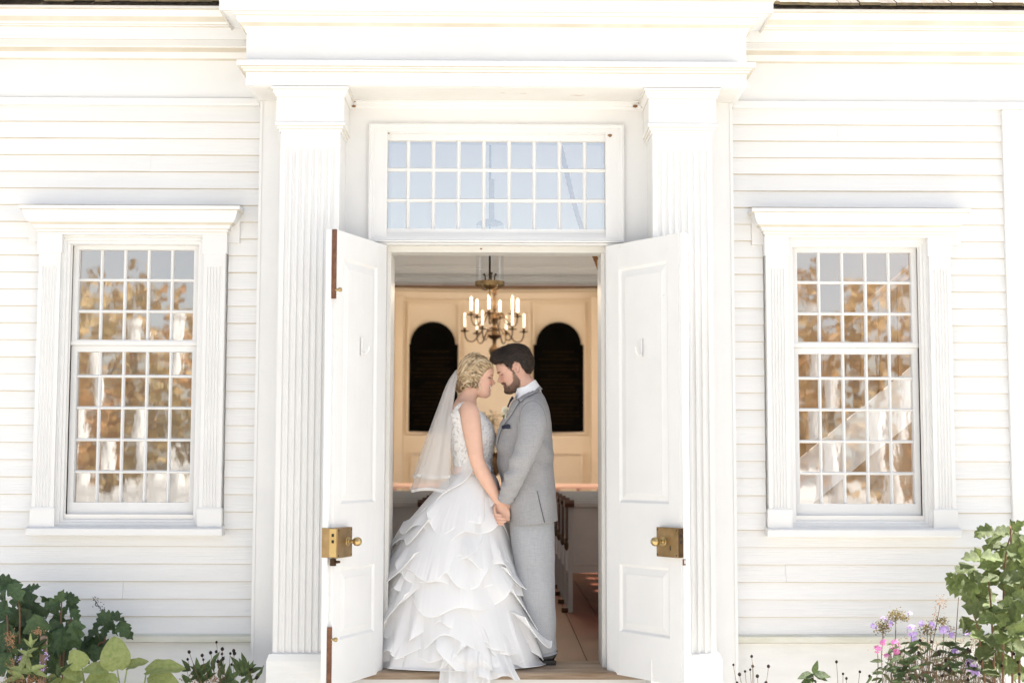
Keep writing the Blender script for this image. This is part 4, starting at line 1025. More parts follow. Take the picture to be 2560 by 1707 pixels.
for k in range(150):                                    # swept-back waves
    side = rr.choice((-1, -1, -1, 1)); u = rr.random()
    hl = catmull([(.082, 0, .182), (.070, .035, .172), (.050, .058, .150), (.032, .071, .118), (.016, .071, .082), (-.01, .064, .062)], 50)
    s0 = hl[int(u * 48)] * np.array([1, side, 1]) + np.array([-.01 * rr.random(), 0, 0])
    if rr.random() < .3: s0 = np.array([rr.uniform(-.06, .05), side * rr.uniform(0, .05), .225])
    e0 = np.array([-.085 + rr.uniform(-.02, .02), side * rr.uniform(.005, .05), .075 + rr.uniform(-.02, .045)])
    mid = (s0 + e0) / 2 + np.array([0, side * .02, .018 * rr.random() + .035 * (1 - u)])
    pth = catmull([s0, (s0 + mid) / 2 + np.array([-.004, side * .012, .012 * (1 - u)]), mid, e0], 18); amp = rr.uniform(.003, .0085); fq = rr.uniform(1.2, 2.6) * 6.28; ph = rr.uniform(0, 6.28)
    pw = []
    for i, p in enumerate(pth):
        t = i / 17; q = HB.w(p + np.array([0, 0, amp * math.sin(fq * t + ph) * min(1, 3 * t)])); pw.append(surf(hb, q, .004 + .004 * math.sin(fq * t + ph + 1.2) * min(1, 3 * t) + .002 * rr.random()))
    strands(pw, locks, (4, 4, 3, 3), 7, .0024, .0013, .0006)
for k in range(85):                                     # curls of the knot
    a = rr.uniform(0, 6.283); b = math.acos(rr.uniform(-1, 1)); d = np.array([math.sin(b) * math.cos(a), math.sin(b) * math.sin(a), math.cos(b)])
    c = np.array([-.083, 0, .064]) + d * np.array([.046, .056, .056]) if k % 3 else np.array([-.035 + rr.uniform(-.035, .035), -rr.uniform(.060, .080), .085 + rr.uniform(-.03, .035)])
    if c[0] > .0: continue
    ax = np.cross(d, [rr.gauss(0, 1), rr.gauss(0, 1), rr.gauss(0, 1)]); ax /= np.linalg.norm(ax); bx = np.cross(d, ax); R0 = rr.uniform(.010, .019); tw = rr.uniform(1.1, 1.7)
    pth = [HB.w(c + d * .008 * math.sin(q * .5) + (ax * math.cos(q) + bx * math.sin(q)) * R0 * (1 - .35 * q / (6.28 * tw)) + np.array([0, 0, -.004 * q / 6.28])) for q in np.linspace(0, 6.28 * tw, 20)]
    strands(pth, locks, (4, 4, 3, 4), 6, .0022, .0013, .0006)
for side in (-1,):                                      # loose wisps by the ear and neck
    for x0, L in ((.028, .075), (.022, .06), (-.045, .05), (-.06, .045)):
        pth = [HB.w((x0 + .006 * math.sin(q * 9 + x0 * 90) - .004 * q, side * (.071 - .012 * q), .085 - L * q)) for q in np.linspace(0, 1, 14)]
        strands(pth, locks, (2, 2, 2, 0), 4, .0015, .0009, .0004)
allm = MB(); mids = []
for k, l in enumerate(locks): allm.add(l.v, l.f); mids += [k] * len(l.f)
me = allm.mesh('hair_strands', BL, True, 0); me.polygons.foreach_set('material_index', np.array(mids, np.int32)); inst('hair_strands', me, hair)['kind'] = 'stuff'

bodyb = bvh_of(bm)
# lace bodice over blush lining, sash with beads
TB = catmull(torso_b, 300)
def sec_at(z):
    i = np.argmin(np.abs(TB[:, 2] - z)); return TB[i]
def bodice(off, z_lo, z_front, z_back, z_side, z_strap, nth=120, nv=40):
    """rows from the waist up; the top edge dips at the armholes"""
    P = []
    th = np.linspace(0, 2 * math.pi, nth, endpoint=False)
    # th=0 front (+X); +-pi/2 the sides; pi back
    top = []
    for t in th:
        a = abs(((t + math.pi) % (2 * math.pi)) - math.pi)        # 0 front .. pi back
        top.append(np.interp(a, [0, .75, 1.02, 1.22, 1.45, 1.7, 1.95, 2.2, 2.5, math.pi], [z_front, z_front + .05, z_strap - .03, z_side + .05, z_side, z_side + .03, z_strap - .04, z_strap - .005, z_back + .03, z_back]))
    top = np.array(top)
    for v in np.linspace(0, 1, nv):
        row = []
        for k, t in enumerate(th):
            z = z_lo + (top[k] - z_lo) * v; s = sec_at(z); c, q = math.cos(t), math.sin(t)
            p = np.array((s[0] + (s[3] + off) * c, s[1] + (s[4] + off) * q, z)); d = Vector((p[0] - s[0], p[1] - s[1], 0)); r0 = d.length; d.normalize()
            h, n_, i_, ds = bodyb.ray_cast(Vector((s[0], s[1], z)), d)
            if h is not None and ds > r0 - off and ds < r0 + .022: p = np.array(Vector((s[0], s[1], z)) + d * (ds + off))
            row.append(tuple(p))
        P.append(row)
    return np.array(P)
zz = lambda py: S(1180, py, YBR).z
lin = bodice(.003, zz(1180), zz(1098), zz(1062), zz(1082), zz(1040))
MB().grid(lin, True).build('bodice_lining', mat('blush_lining', (.70, .53, .45), (.75, .58, .50), rough=.7, nscale=20), bride, True, 0)
lc = bodice(.0065, zz(1176), zz(1034), zz(1048), zz(1078), zz(1012))
lcm = MB().grid(lc, True).mesh('bodice', M['lace'], True, 0); bod = inst('bodice', lcm, bride)
ap_ = MB(); rr = random.Random(9); lcb = bvh_of(lcm)
fl_ = lc.reshape(-1, 3); STR = []
for k in range(1100):                                     # raised floral motifs
    i = rr.randrange(len(fl_)); p = Vector(fl_[i] + np.array([rr.uniform(-.004, .004), rr.uniform(-.004, .004), rr.uniform(-.004, .004)]))
    q, n, _, _ = lcb.find_nearest(p)
    if n.dot(q - Vector((sec_at(q.z)[0], sec_at(q.z)[1], q.z))) < 0: n = -n
    u = n.orthogonal().normalized(); v = n.cross(u); a0 = rr.uniform(0, 6.28); r = rr.uniform(.0045, .009)
    for s in range(5):
        a = a0 + s * 1.2566; d1 = (u * math.cos(a - .45) + v * math.sin(a - .45)) * r; d2 = (u * math.cos(a) + v * math.sin(a)) * r * 1.25; d3 = (u * math.cos(a + .45) + v * math.sin(a + .45)) * r
        b0 = q + n * .003; ap_.add([b0, b0 + d1 + n * .0015, b0 + d2 + n * .0005, b0 + d3 + n * .0015], [(0, 1, 2, 3)])
ap_.build('lace_flowers', M['trimw'], bod)['kind'] = 'stuff'
for sd in (-1, 1):                                       # shoulder straps of lace
    y = lambda d: YBR + sd * d
    pts = catmull([np.array(S(1150, 1040, y(.118))), np.array(S(1157, 1020, y(.116))), np.array(S(1168, 1009, y(.112))), np.array(S(1182, 1013, y(.112))), np.array(S(1196, 1030, y(.112))), np.array(S(1206, 1050, y(.115)))], 24)
    tb = bvh_of(bm)
    P = []
    for i, p in enumerate(pts):
        q, n, _, _ = tb.find_nearest(Vector(p)); t = Vector(pts[min(i + 1, 23)] - pts[max(i - 1, 0)]).normalized(); a = n.cross(t).normalized(); w_ = .015
        P.append([q + a * (w_ * u) + n * .005 for u in (-1, -.5, 0, .5, 1)])
    MB().grid(P).build('lace_strap', M['lace'], bod, True, 0)
sash = []
for z, o in ((zz(1186), .012), (zz(1183), .014), (zz(1174), .0135), (zz(1167), .0125), (zz(1164), .008)):
    s = sec_at(z); sash.append([(s[0] + (s[3] + o) * math.cos(t), s[1] + (s[4] + o) * math.sin(t), z) for t in np.linspace(0, 6.2832, 64, endpoint=False)])
sh_ = MB().grid(sash[::-1], True).build('sash', M['blush'], bride, True, 0)
bd = MB(); rr = random.Random(3)
for k in range(150):
    t = rr.uniform(-.95, .95); z = rr.uniform(zz(1183), zz(1163)); s = sec_at(z); o = .016
    bd.lathe([(.001, -.003), (.003, -.001), (.003, .001), (.001, .003)], (s[0] + (s[3] + o) * math.cos(t), s[1] + (s[4] + o) * math.sin(t), z), 6)
bd.build('sash_beads', M['bead'], sh_, True, 0)['kind'] = 'stuff'

# skirt: satin cone with cascading organza tiers
def sk_row(py, xl, xr, ry, cy):
    a, b = S(xl, py, YBR), S(xr, py, YBR); return ((a.x + b.x) / 2, cy, a.z, (b.x - a.x) / 2, ry)
SK = catmull([sk_row(1180, 1134, 1229, .118, .30), sk_row(1200, 1116, 1240, .15, .30), sk_row(1240, 1078, 1246, .19, .30), sk_row(1300, 1034, 1258, .235, .295), sk_row(1380, 996, 1276, .285, .29), sk_row(1460, 968, 1300, .315, .285), sk_row(1540, 948, 1326, .335, .28), sk_row(1610, 934, 1346, .345, .275), sk_row(1655, 926, 1352, .35, .275)], 200)
SKZ = SK[:, 2]
def sk_at(z):
    z = np.clip(z, SKZ[-1], SKZ[0]); return [np.interp(z, SKZ[::-1], SK[::-1, k]) for k in range(5)]
th = np.linspace(0, 2 * math.pi, 96, endpoint=False)
skirt = MB().grid([[(s[0] + s[3] * math.cos(t), s[1] + s[4] * math.sin(t), s[2]) for t in th] for s in SK[::5]][::-1], True).build('skirt', M['satin'], bride, True, 0)
rr = random.Random(21)
def tier(z_att, drop, slant, ph, nw, flare, amp, t0=0., t1=2 * math.pi, closed=True, name='ruffle'):
    nth = int(420 * (t1 - t0) / 6.2832); tv = np.linspace(t0, t1, nth, endpoint=not closed); nv = 12
    fr = [rr.uniform(.75, 1.3) for _ in range(4)]; p = [rr.uniform(0, 6.28) for _ in range(8)]
    warp = tv + .22 * np.sin(2 * tv + p[0]) + .12 * np.sin(5 * tv + p[1])
    wv = np.sin(nw * warp + p[2]) + .45 * np.sin(round(nw * 1.7) * warp + p[3]); wv2 = np.cos(nw * warp + p[2] + .5) + .3 * np.cos(round(nw * .5) * tv + p[4])
    att = z_att + slant * np.sin(tv + ph) + .35 * slant * np.sin(2 * tv + p[5]); dr = drop * (1 + .26 * np.sin(3 * tv + p[6]) + .16 * np.sin(7 * tv + p[7]))
    if not closed: edge = np.clip(np.minimum(tv - t0, t1 - tv) / .35, 0, 1) ** .7; dr = dr * (.12 + .88 * edge)
    P = np.zeros((nv, nth, 3))
    for i, v in enumerate(np.linspace(0, 1, nv)):
        z = att - dr * v; c = sk_at(z); g = v ** 1.35
        rad = .006 + flare * g + amp * g * wv
        z2 = z + .35 * amp * g * wv2; tt = tv + (amp * .55 * g * wv2) / .33
        z2 = np.maximum(z2, .028 + .004 * wv * g)
        rad = rad + .0010 * v * np.sin(61 * tv + 3 * np.sin(9 * tv)) * np.sin(23 * tv)
        P[i] = np.stack([c[0] + (c[3] + rad) * np.cos(tt), c[1] + (c[4] + rad) * np.sin(tt), z2], 1)
    fwd = P[:, :, 1].min()
    r = MB().grid(P[::-1], closed).build(name, M['organza'], skirt, True, 0)
    e = P[-1]; e2 = np.concatenate([e, e[:1]]) if closed else e
    hb_ = MB(); e3 = P[-2] if not closed else np.concatenate([P[-2], P[-2][:1]])
    dn = (e2 - e3); dn /= np.linalg.norm(dn, axis=1)[:, None] + 1e-9
    hb_.grid([e2 - dn * .006, e2 + dn * .0015]); hb_.tube(e2[::2], .0021, 5, cap=not closed)
    hb_.build('hem_ribbon', M['trimw'], r, True, 0)
top, bot = zz(1183), .03
n_t = 8
for k in range(n_t):
    u = k / (n_t - 1)
    za = top - .02 - (top - .25) * u ** .95
    tier(za, .21 + .05 * u, .04 + .05 * u, 1.2 + 2.1 * k, 7 + k // 2, .020 + .016 * u, .015 + .011 * u)
for k in range(6):                                      # diagonal cascades on the side seen from outside
    u = k / 5; zc = top - .08 - (top - .24) * u; w_ = rr.uniform(.9, 1.5); c0 = -math.pi / 2 + rr.uniform(-1.0, 1.0)
    tier(zc, rr.uniform(.16, .27), rr.uniform(.10, .18), rr.choice((0, math.pi)) + rr.uniform(-.3, .3), rr.choice((6, 7, 9)), .024 + .014 * u, .017 + .010 * u, c0 - w_, c0 + w_, False)
for zc, fl_w, dr_ in ((.66, .05, .17), (.46, .075, .22), (.30, .10, .20), (.56, .05, .2)):     # points that stand out on the groom's side
    tier(zc, dr_, .03, 1.5, 3, fl_w, .02, -.75, .45, False)
for zc, fl_w in ((.86, .05), (.70, .06), (.5, .05)): tier(zc, .19, .03, .5, 3, fl_w, .02, math.pi - .2, math.pi + 1.0, False)
# tail of the gown spilling over the sill
def tail(xt0, xt1, xb0, xb1, zt, yoff, zb, seed):
    P = []; q_ = random.Random(seed); f1, f2 = q_.uniform(0, 6), q_.uniform(0, 6); X = lambda px: S(px, 1660, -.05).x
    for v in np.linspace(0, 1, 34):
        row = []
        for u in np.linspace(0, 1, 80):
            x = (X(xt0) + (X(xt1) - X(xt0)) * u) * (1 - v) + (X(xb0) + (X(xb1) - X(xb0)) * u) * v
            f = (math.sin(u * 17 + f1 + .9 * math.sin(u * 7 + f2)) + .5 * math.sin(u * 33 + f2)) * (.002 + .013 * v)
            if v < .6:
                w_ = v / .6; z = zt + (.045 - zt) * w_; c = sk_at(np.array(max(z, .04))); dx = np.clip((x - c[0]) / c[3], -.95, .95); y = c[1] - (c[4] + .002 + .07 * w_ ** .8) * math.sqrt(1 - dx * dx); y = y * (1 - w_ ** 3) + (-.088) * w_ ** 3
            else: w_ = (v - .6) / .4; z = .045 - (.045 - zb) * w_ ** .9; y = -.088 - .03 * math.sin(w_ * 1.6)
            row.append((x, min(y + f - yoff, -.082 if v > .6 else 9), z + .012 * math.sin(u * 11 + f2) * v))
        P.append(row)
    t_ = MB().grid(P).build('gown_tail', M['organza'], skirt, True, 0)
    for col in (0, -1): MB().tube([r[col] for r in P][6:], .0013, 5).build('hem_ribbon', M['trimw'], t_)
tail(1120, 1215, 1090, 1230, .17, .004, -.24, 1); tail(1190, 1262, 1186, 1300, .15, .010, -.008, 4)

# veil: three gathered layers of tulle
def veil(lv, hem_py, xback, wy, npl, amp, py0=929):
    prof = {0: [(1139, 925), (1118, 958), (1098, 1010), (1076, 1070), (1056, 1125), (1034, 1193)], 1: [(1139, 927), (1121, 962), (1103, 1012), (1084, 1070), (1064, 1130), (1026, 1226)],
            2: [(1141, 930), (1126, 962), (1110, 1015), (1088, 1100), (1040, 1215), (1000, 1300), (972, 1400), (950, 1500), (930, 1625)]}[lv]
    nr = 44; C = catmull(prof, nr); nu = 150; P = []; rr_ = random.Random(40 + lv); f1, f2, f3 = [rr_.uniform(0, 6.28) for _ in range(3)]
    for i in range(nr):
        v = i / (nr - 1); row = []
        xe = np.interp(v, [0, .12, .45, 1], [1150, 1143, 1131, xback]) if lv < 2 else np.interp(v, [0, .1, .3, .6, 1], [1150, 1142, 1128, 1060, 1010])
        for k in range(nu):
            u = k / (nu - 1) * 2 - 1
            g = abs(u) ** 2.2; px = C[i][0] + (xe - C[i][0]) * g
            yy = YBR + wy * (.10 + .9 * v ** .8) * (math.copysign(abs(u) ** .8, u)) * .9
            fold = amp * (.25 + v) * (math.sin(npl * u * 3 + f1) + .5 * math.sin(npl * u * 7 + f2 + 2 * v) + .3 * math.sin(u * 31 + f3))
            q = S(px, C[i][1], YBR); row.append((q.x + fold * .7, yy + fold * .6, q.z + .006 * math.sin(u * 9 + f2) * v))
        P.append(row)
    o = MB().grid(P).build('veil', M['tulle'], bride, True, 0)
    if lv < 2:
        e = P[-1]; MB().grid([[(a[0], a[1], a[2] + .013) for a in e], [(a[0] - .001, a[1] - .001, a[2]) for a in e]]).build('veil_ribbon', sheer_rib, o, True, 0)
        MB().tube(e, .0016, 5).build('veil_edge', M['trimw'], o)
    return o
sheer_rib = sheer('veil_ribbon_edge', .75, (.84, .83, .82))
veil(0, 1193, 1130, .17, 3.3, .006); veil(1, 1226, 1120, .19, 2.7, .007)
# ------------------------------------------------------------------ groom
YGR = .28
groom = thing('person', (S(1333, 1660, YGR).x, YGR, .02), 'person in a grey suit with a white rose facing the one in the gown', 'person')
HG = Head(np.array(S(1241.6, 955.2, YGR)), R_(20), -1, 1.06)
def gsx(px, py, ra, rb, dy=0): p = S(px, py, YGR + dy); return (p.x, p.y, p.z, ra, rb)
neck = [HG.w((-.012, 0, .075)), HG.w((-.02, 0, .035)), np.array(S(1318, 968, YGR)), np.array(S(1322, 992, YGR))]
parts = [closed_grid(HG.w(head_grid(kind='m'))), ear(HG, 1), ear(HG, -1), loft([(*neck[0], .056, .058), (*neck[1], .057, .058), (*neck[2], .060, .062), (*neck[3], .075, .10)], 18, 30)]
parts.append(loft([gsx(1320, 985, .06, .08), gsx(1322, 1008, .08, .17), gsx(1320, 1050, .11, .20), gsx(1314, 1100, .135, .19), gsx(1318, 1180, .13, .18), gsx(1328, 1260, .115, .17), gsx(1333, 1320, .11, .165)], 30, 32))
def garm(sd):
    y = lambda d: YGR + sd * d
    return loft([(*S(1326, 1015, y(.17)), .05, .045), (*S(1326, 1060, y(.215)), .05, .045), (*S(1318, 1120, y(.225)), .046, .04), (*S(1298, 1170, y(.225)), .042, .038), (*S(1284, 1205, y(.215)), .04, .036), (*S(1270, 1235, y(.19)), .034, .028), (*S(1262, 1255, y(.155)), .03, .022)], 30, 20)
def his_hand(sd):
    y = lambda d: YGR + sd * d
    h = [loft([(*S(1263, 1252, y(.155)), .028, .02), (*S(1258, 1268, y(.125)), .038, .016), (*S(1252, 1284, y(.112)), .043, .015), (*S(1246, 1295, y(.112)), .038, .011)], 12, 20)]
    tips = [(1255, 1287.5), (1263, 1295.5), (1264.5, 1303.5), (1259, 1310.5)]
    root = [(1238, 1282), (1240, 1290), (1243, 1298.5), (1246, 1306.5)]
    for i in range(4):
        (rx, ry), (tx, ty) = root[i], tips[i]
        h.append(finger([S(rx + 8, ry - 3, y(.118)), S(rx, ry, y(.135)), S(rx - 1, ry + 1.5, y(.172)), S((rx + tx) / 2 - 1, (ry + ty) / 2 + 1, y(.192)), S(tx - 2, ty, y(.186)), S(tx, ty, y(.182))], .0086, .0064))
    h.append(finger([S(1250, 1262, y(.13)), S(1241, 1262, y(.15)), S(1236.5, 1268, y(.165)), S(1237, 1277, y(.178)), S(1239, 1283, y(.18))], .011, .0075))
    return merge(*h)
def gleg(dx, dy):
    return loft([(*S(1333 + dx, 1290, YGR + dy), .095, .085), (*S(1338 + dx, 1400, YGR + dy), .08, .075), (*S(1352 + dx, 1480, YGR + dy), .06, .055), (*S(1360 + dx, 1560, YGR + dy), .055, .05), (S(1366 + dx, 1640, YGR).x, YGR + dy, .10, .04, .038)], 24, 18)
parts += [garm(-1), garm(1), his_hand(-1), his_hand(1), gleg(0, -.095), gleg(0, .095)]
gm = remeshed(merge(*parts), .0034, 3, .5)
beard = [(.010, .118), (.021, .114), (.025, .085), (.033, .060), (.050, .046), (.066, .046), (.070, .056), (.072, .066), (.090, .0735), (.13, .072), (.13, -.05), (.035, -.03), (.022, .004), (.0, .022), (-.006, .05), (.004, .085)]
def groom_col(co):
    c = np.tile(SKING, (len(co), 1)); l = HG.l(co); x, y, z = l.T; near = (z > -.02) & (z < .24) & (np.abs(x) < .14) & (np.abs(y) < .085)
    f = near & (x > .03)
    c = blend(c, (.34, .13, .09), np.where((z > .08) & (z < .15) & (np.abs(y) > .060) & (np.abs(y) < .1), .7 * np.exp(-((x + .004) / .006) ** 2 - ((z - .111) / .010) ** 2), 0))  # ear hollow: its shading painted in as a darker red
    c = blend(c, (.62, .26, .20), np.where(near, .3 * gs(y, z, .040, .082, .02, .018) * (x > .02), 0))
    nz = np.array([fnoise(p, 90) for p in co[near]]) if near.any() else 0
    m = np.zeros(len(co)); m[near] = sstep(poly_sd(x[near], z[near], beard) + .004 * nz, -.003, .007)
    c = blend(c, (.11, .062, .042), m * .8)
    lip = np.where(f & (x > .078), gs(y, z, 0, .0465, .016, .0042), 0); c = blend(c, (.42, .15, .13), np.clip(lip * 1.3, 0, .85))
    mo = np.where(f & (x > .068), sstep(gs(y, z, 0, .0545, .024, .0038), .4, .6), 0); c = blend(c, (.12, .03, .03), mo)
    te = np.where(f & (x > .070), sstep(gs(y, z, 0, .0560, .021, .0026), .45, .65), 0); c = blend(c, (.82, .80, .75), te)
    br = np.where(f, sstep(gs(y, z, .030, .1285, .019, .0042), .3, .7), 0); c = blend(c, (.03, .018, .012), br * .92)
    ey = np.where(f, sstep(gs(y, z, .034, .1115, .0150, .0030), .35, .6), 0); c = blend(c, (.04, .022, .018), ey * .9)
    return c
paint(gm, groom_col); gm.materials.append(M['skin']); inst('body', gm, groom)

hairp = [(.100, .186), (.078, .178), (.054, .168), (.042, .146), (.026, .120), (.022, .104), (.012, .108), (.010, .138), (-.012, .152), (-.028, .140), (-.034, .110), (-.045, .075), (-.060, .052), (-.12, .042), (-.16, .12), (-.10, .28), (.06, .28), (.15, .21)]
def offg(x, y, z):
    m = sstep(poly_sd(x, z, hairp), -.001, .012)
    th = .008 + .028 * sstep(x, .0, .085) * sstep(z, .15, .19) + .014 * sstep(z, .16, .21) + .008 * sstep(-x, .03, .09)
    return -.005 + m * (th + .005)
gh = closed_grid(HG.w(head_grid(off=offg, kind='m', feat=False))).mesh('hair', BR[0], True, 0); ghair = inst('hair', gh, groom)
gb = bvh_of(gh); rr = random.Random(31); gl = [MB() for _ in BR]
pts = head_grid(60, 72, off=offg, kind='m', feat=False).reshape(-1, 3); sdv = poly_sd(pts[:, 0], pts[:, 2], hairp); pool = pts[sdv > .001]
for k in range(3400):
    p = pool[rr.randrange(len(pool))] + np.array([rr.gauss(0, .003), rr.gauss(0, .003), rr.gauss(0, .003)])
    x, y, z = p; top = float(sstep(np.array(z), .155, .195)); fr = float(sstep(np.array(x), .02, .08))
    d = np.array([-.8, .15 * np.sign(y), .25 + .5 * fr]) * top + np.array([-.35, 0, -.95]) * (1 - top)
    d = d + np.array([rr.gauss(0, .16) for _ in range(3)]); d /= np.linalg.norm(d)
    L = (.020 + .030 * top) * rr.uniform(.6, 1.15)
    P = []
    for i in range(5):
        t = i / 4; q = surf(gb, HG.w(p + d * L * t), .0012 + (.0035 + .006 * top * fr) * t + .0015 * rr.random()); P.append(q)
    gl[rr.choices((0, 1, 2), (5, 3, 2))[0]].tube(P, [.0010, .0012, .0011, .0009, .0004], 3)
for k in range(130):
    p = pool[rr.randrange(len(pool))]
    if p[2] < .17: continue
    d = np.array([-.5 + rr.gauss(0, .3), rr.gauss(0, .3), .8]); d /= np.linalg.norm(d); q = surf(gb, HG.w(p), .002); e = HG.R @ d
    gl[1].tube([q, q + e * .006, q + e * .011 + (HG.R @ np.array([-.006, 0, 0]))], [.0007, .0006, .0003], 3)
# beard bristles
bvs = bvh_of(gm); hp = head_grid(70, 90, kind='m').reshape(-1, 3); sdb = poly_sd(hp[:, 0], hp[:, 2], beard)
mm_ = (np.abs(hp[:, 1]) < .028) & (hp[:, 2] > .042) & (hp[:, 2] < .064) & (hp[:, 0] > .07); bp = hp[(sdb > -.001) & ~mm_]
for k in range(2200):
    p = bp[rr.randrange(len(bp))] + np.array([rr.gauss(0, .002), rr.gauss(0, .002), rr.gauss(0, .002)]); w0 = surf(bvs, HG.w(p), .0003)
    d = HG.R @ np.array([.25 + rr.gauss(0, .25), np.sign(p[1]) * .1, -.9 + rr.gauss(0, .2)]); q, n, _, _ = bvs.find_nearest(Vector(w0)); d = d + np.array(n) * .45; d /= np.linalg.norm(d); L = rr.uniform(.002, .0045)
    gl[rr.choices((0, 1, 2), (2, 3, 4))[0]].tube([w0, w0 + d * L * .55 + np.array(n) * .0006, w0 + d * L], [.0006, .0006, .0003], 3)
allm = MB(); mids = []
for k, l in enumerate(gl): allm.add(l.v, l.f); mids += [k] * len(l.f)
me = allm.mesh('hair_strands', BR, True, 0); me.polygons.foreach_set('material_index', np.array(mids, np.int32)); inst('hair_strands', me, ghair)['kind'] = 'stuff'

# shirt collar and tie
shc = loft([gsx(1316, 955, .0, .0)] * 2, 2, 4) if False else None
cl_top = [S(1340, 952, YGR), S(1289, 990, YGR)]
def collar(off, h0, h1, name, m, ax_t=(1340, 954, 1290, 989), thick=.004):
    xb, yb, xf_, yf = ax_t; a, b = np.array(S(xb, yb, YGR)), np.array(S(xf_, yf, YGR)); c = (a + b) / 2; u = (b - a); ru = np.linalg.norm(u) / 2; u /= np.linalg.norm(u); v = np.array([0, 1, 0]); n = np.cross(u, v); n = n if n[2] > 0 else -n
    P = []
    for h, o in ((h0, off), (h1 * .5 + h0 * .5, off - .001), (h1, off), (h1 - .001, off - thick), (h0, off - thick)):
        P.append([c + u * (ru + o) * math.cos(t) + v * (.062 + o) * math.sin(t) + n * h for t in np.linspace(0, 6.2832, 48, endpoint=False)])
    return MB().grid(P, True).build(name, m, groom, True, 40)
shirt = collar(.004, -.05, .012, 'shirt_collar', M['shirt'])
loft([gsx(1317, 966, .068, .070), gsx(1320, 980, .073, .082), gsx(1322, 990, .078, .11), gsx(1323, 1002, .084, .15)], 16, 40, cap=False).build('shirt_yoke', M['shirt'], groom, True, 0)
# shirt front behind the lapels, under the jacket opening
def jdisp(v, t, p):
    q = Vector((p[0], p[1], p[2]))
    w_ = .0045 * noise.noise(q * 7.0) + .003 * noise.noise(Vector((p[0] * 9, p[1] * 9, p[2] * 22)))
    drag = .0055 * math.sin(p[2] * 46 + p[0] * 30) * max(0, 1 - abs(v - .55) / .25) * (1 if math.sin(t) else .5)
    return w_ + drag
jsec = [gsx(1322, 985, .060, .085), gsx(1325, 993, .075, .125), gsx(1326, 1004, .092, .175), gsx(1325, 1022, .112, .205), gsx(1321, 1050, .133, .206), gsx(1313, 1085, .158, .200), gsx(1312, 1110, .163, .196), gsx(1313, 1150, .160, .190), gsx(1318, 1190, .155, .190), gsx(1325, 1240, .149, .208), gsx(1330, 1275, .141, .217), gsx(1333, 1306, .136, .225)]
jk = loft(jsec, 90, 112, 2.35, disp=jdisp, cap=False)
# close the hem with an inner return
jk_m = jk.mesh('jacket', M['suit'], True, 0); jacket = inst('jacket', jk_m, groom)
sm = jacket.modifiers.new('solid', 'SOLIDIFY'); sm.thickness = .006; sm.offset = -1
jb = bvh_of(jk_m)
def on_jacket(px, py, lift, b=None):
    """point on the side of the coat nearest the viewer's side of the aisle, straight across at that height"""
    p = S(px, py, YGR - .2); o = Vector((p.x, -1.0, p.z)); q, n, i, d = (b or jb).ray_cast(o, Vector((0, 1, 0)))
    if q is None: q, n, i, d = (b or jb).find_nearest(Vector((p.x, YGR - .12, p.z)))
    if n.y > 0: n = -n
    return np.array(q + n * lift)
def patch(rows, lift, name, m, parent, thick=.004, sub=6):
    """rows: list of (left px point, right px point) pairs swept down; a sheet lying on the coat"""
    A = catmull([r[0] for r in rows], len(rows) * sub); B = catmull([r[1] for r in rows], len(rows) * sub); P = []
    for a, b in zip(A, B): P.append([on_jacket(*(a + (b - a) * u), lift + .002 * math.sin(u * math.pi)) for u in np.linspace(0, 1, 8)])
    o = MB().grid(P).build(name, m, parent, True, 0); s = o.modifiers.new('s', 'SOLIDIFY'); s.thickness = thick; s.offset = 0; return o
# collar of the coat and lapel (near side, then the far one mirrored by hand)
lap_c = patch([((1338, 957), (1349, 973)), ((1322, 968), (1338, 982)), ((1306, 982), (1320, 993)), ((1296, 993), (1303, 1006))], .007, 'coat_collar', M['suit'], jacket)
lap = patch([((1290, 990), (1300, 1006)), ((1281, 1013), (1292, 1018)), ((1268, 1040), (1280, 1038)), ((1255, 1061), (1264, 1059)), ((1246, 1084), (1252, 1082)), ((1243, 1110), (1245, 1110))], .007, 'lapel', M['suit'], jacket)
collar(.012, -.042, -.020, 'coat_collar_stand', M['suit'], (1341, 961, 1298, 996), .005)
# shirt bib and tie
pb = [S(1290, 990, YGR), S(1276, 1015, YGR), S(1262, 1050, YGR), S(1250, 1090, YGR)]
bib = []
for i, p in enumerate(catmull([tuple(q) for q in pb], 16)): bib.append([(p[0] + .018 * (y / .07) ** 2 - .004, YGR + y, p[2] + .02 * abs(y) / .07) for y in np.linspace(-.07 * (1 - i / 22), .07 * (1 - i / 22), 9)])
MB().grid(bib).build('shirt_front', M['shirt'], groom, True, 0)
tp = catmull([tuple(S(1286, 993, YGR)), tuple(S(1279, 1001, YGR)), tuple(S(1272, 1017, YGR)), tuple(S(1262, 1045, YGR)), tuple(S(1250, 1085, YGR))], 20)
MB().tube([(p[0] - .006, p[1], p[2]) for p in tp], [(.010, .016)] * 3 + [(.007, .014)] * 3 + [(.005, .02 + .0012 * k) for k in range(14)], 12, flat=(1, 0, 0)).build('tie', M['navy'], groom, True, 0)

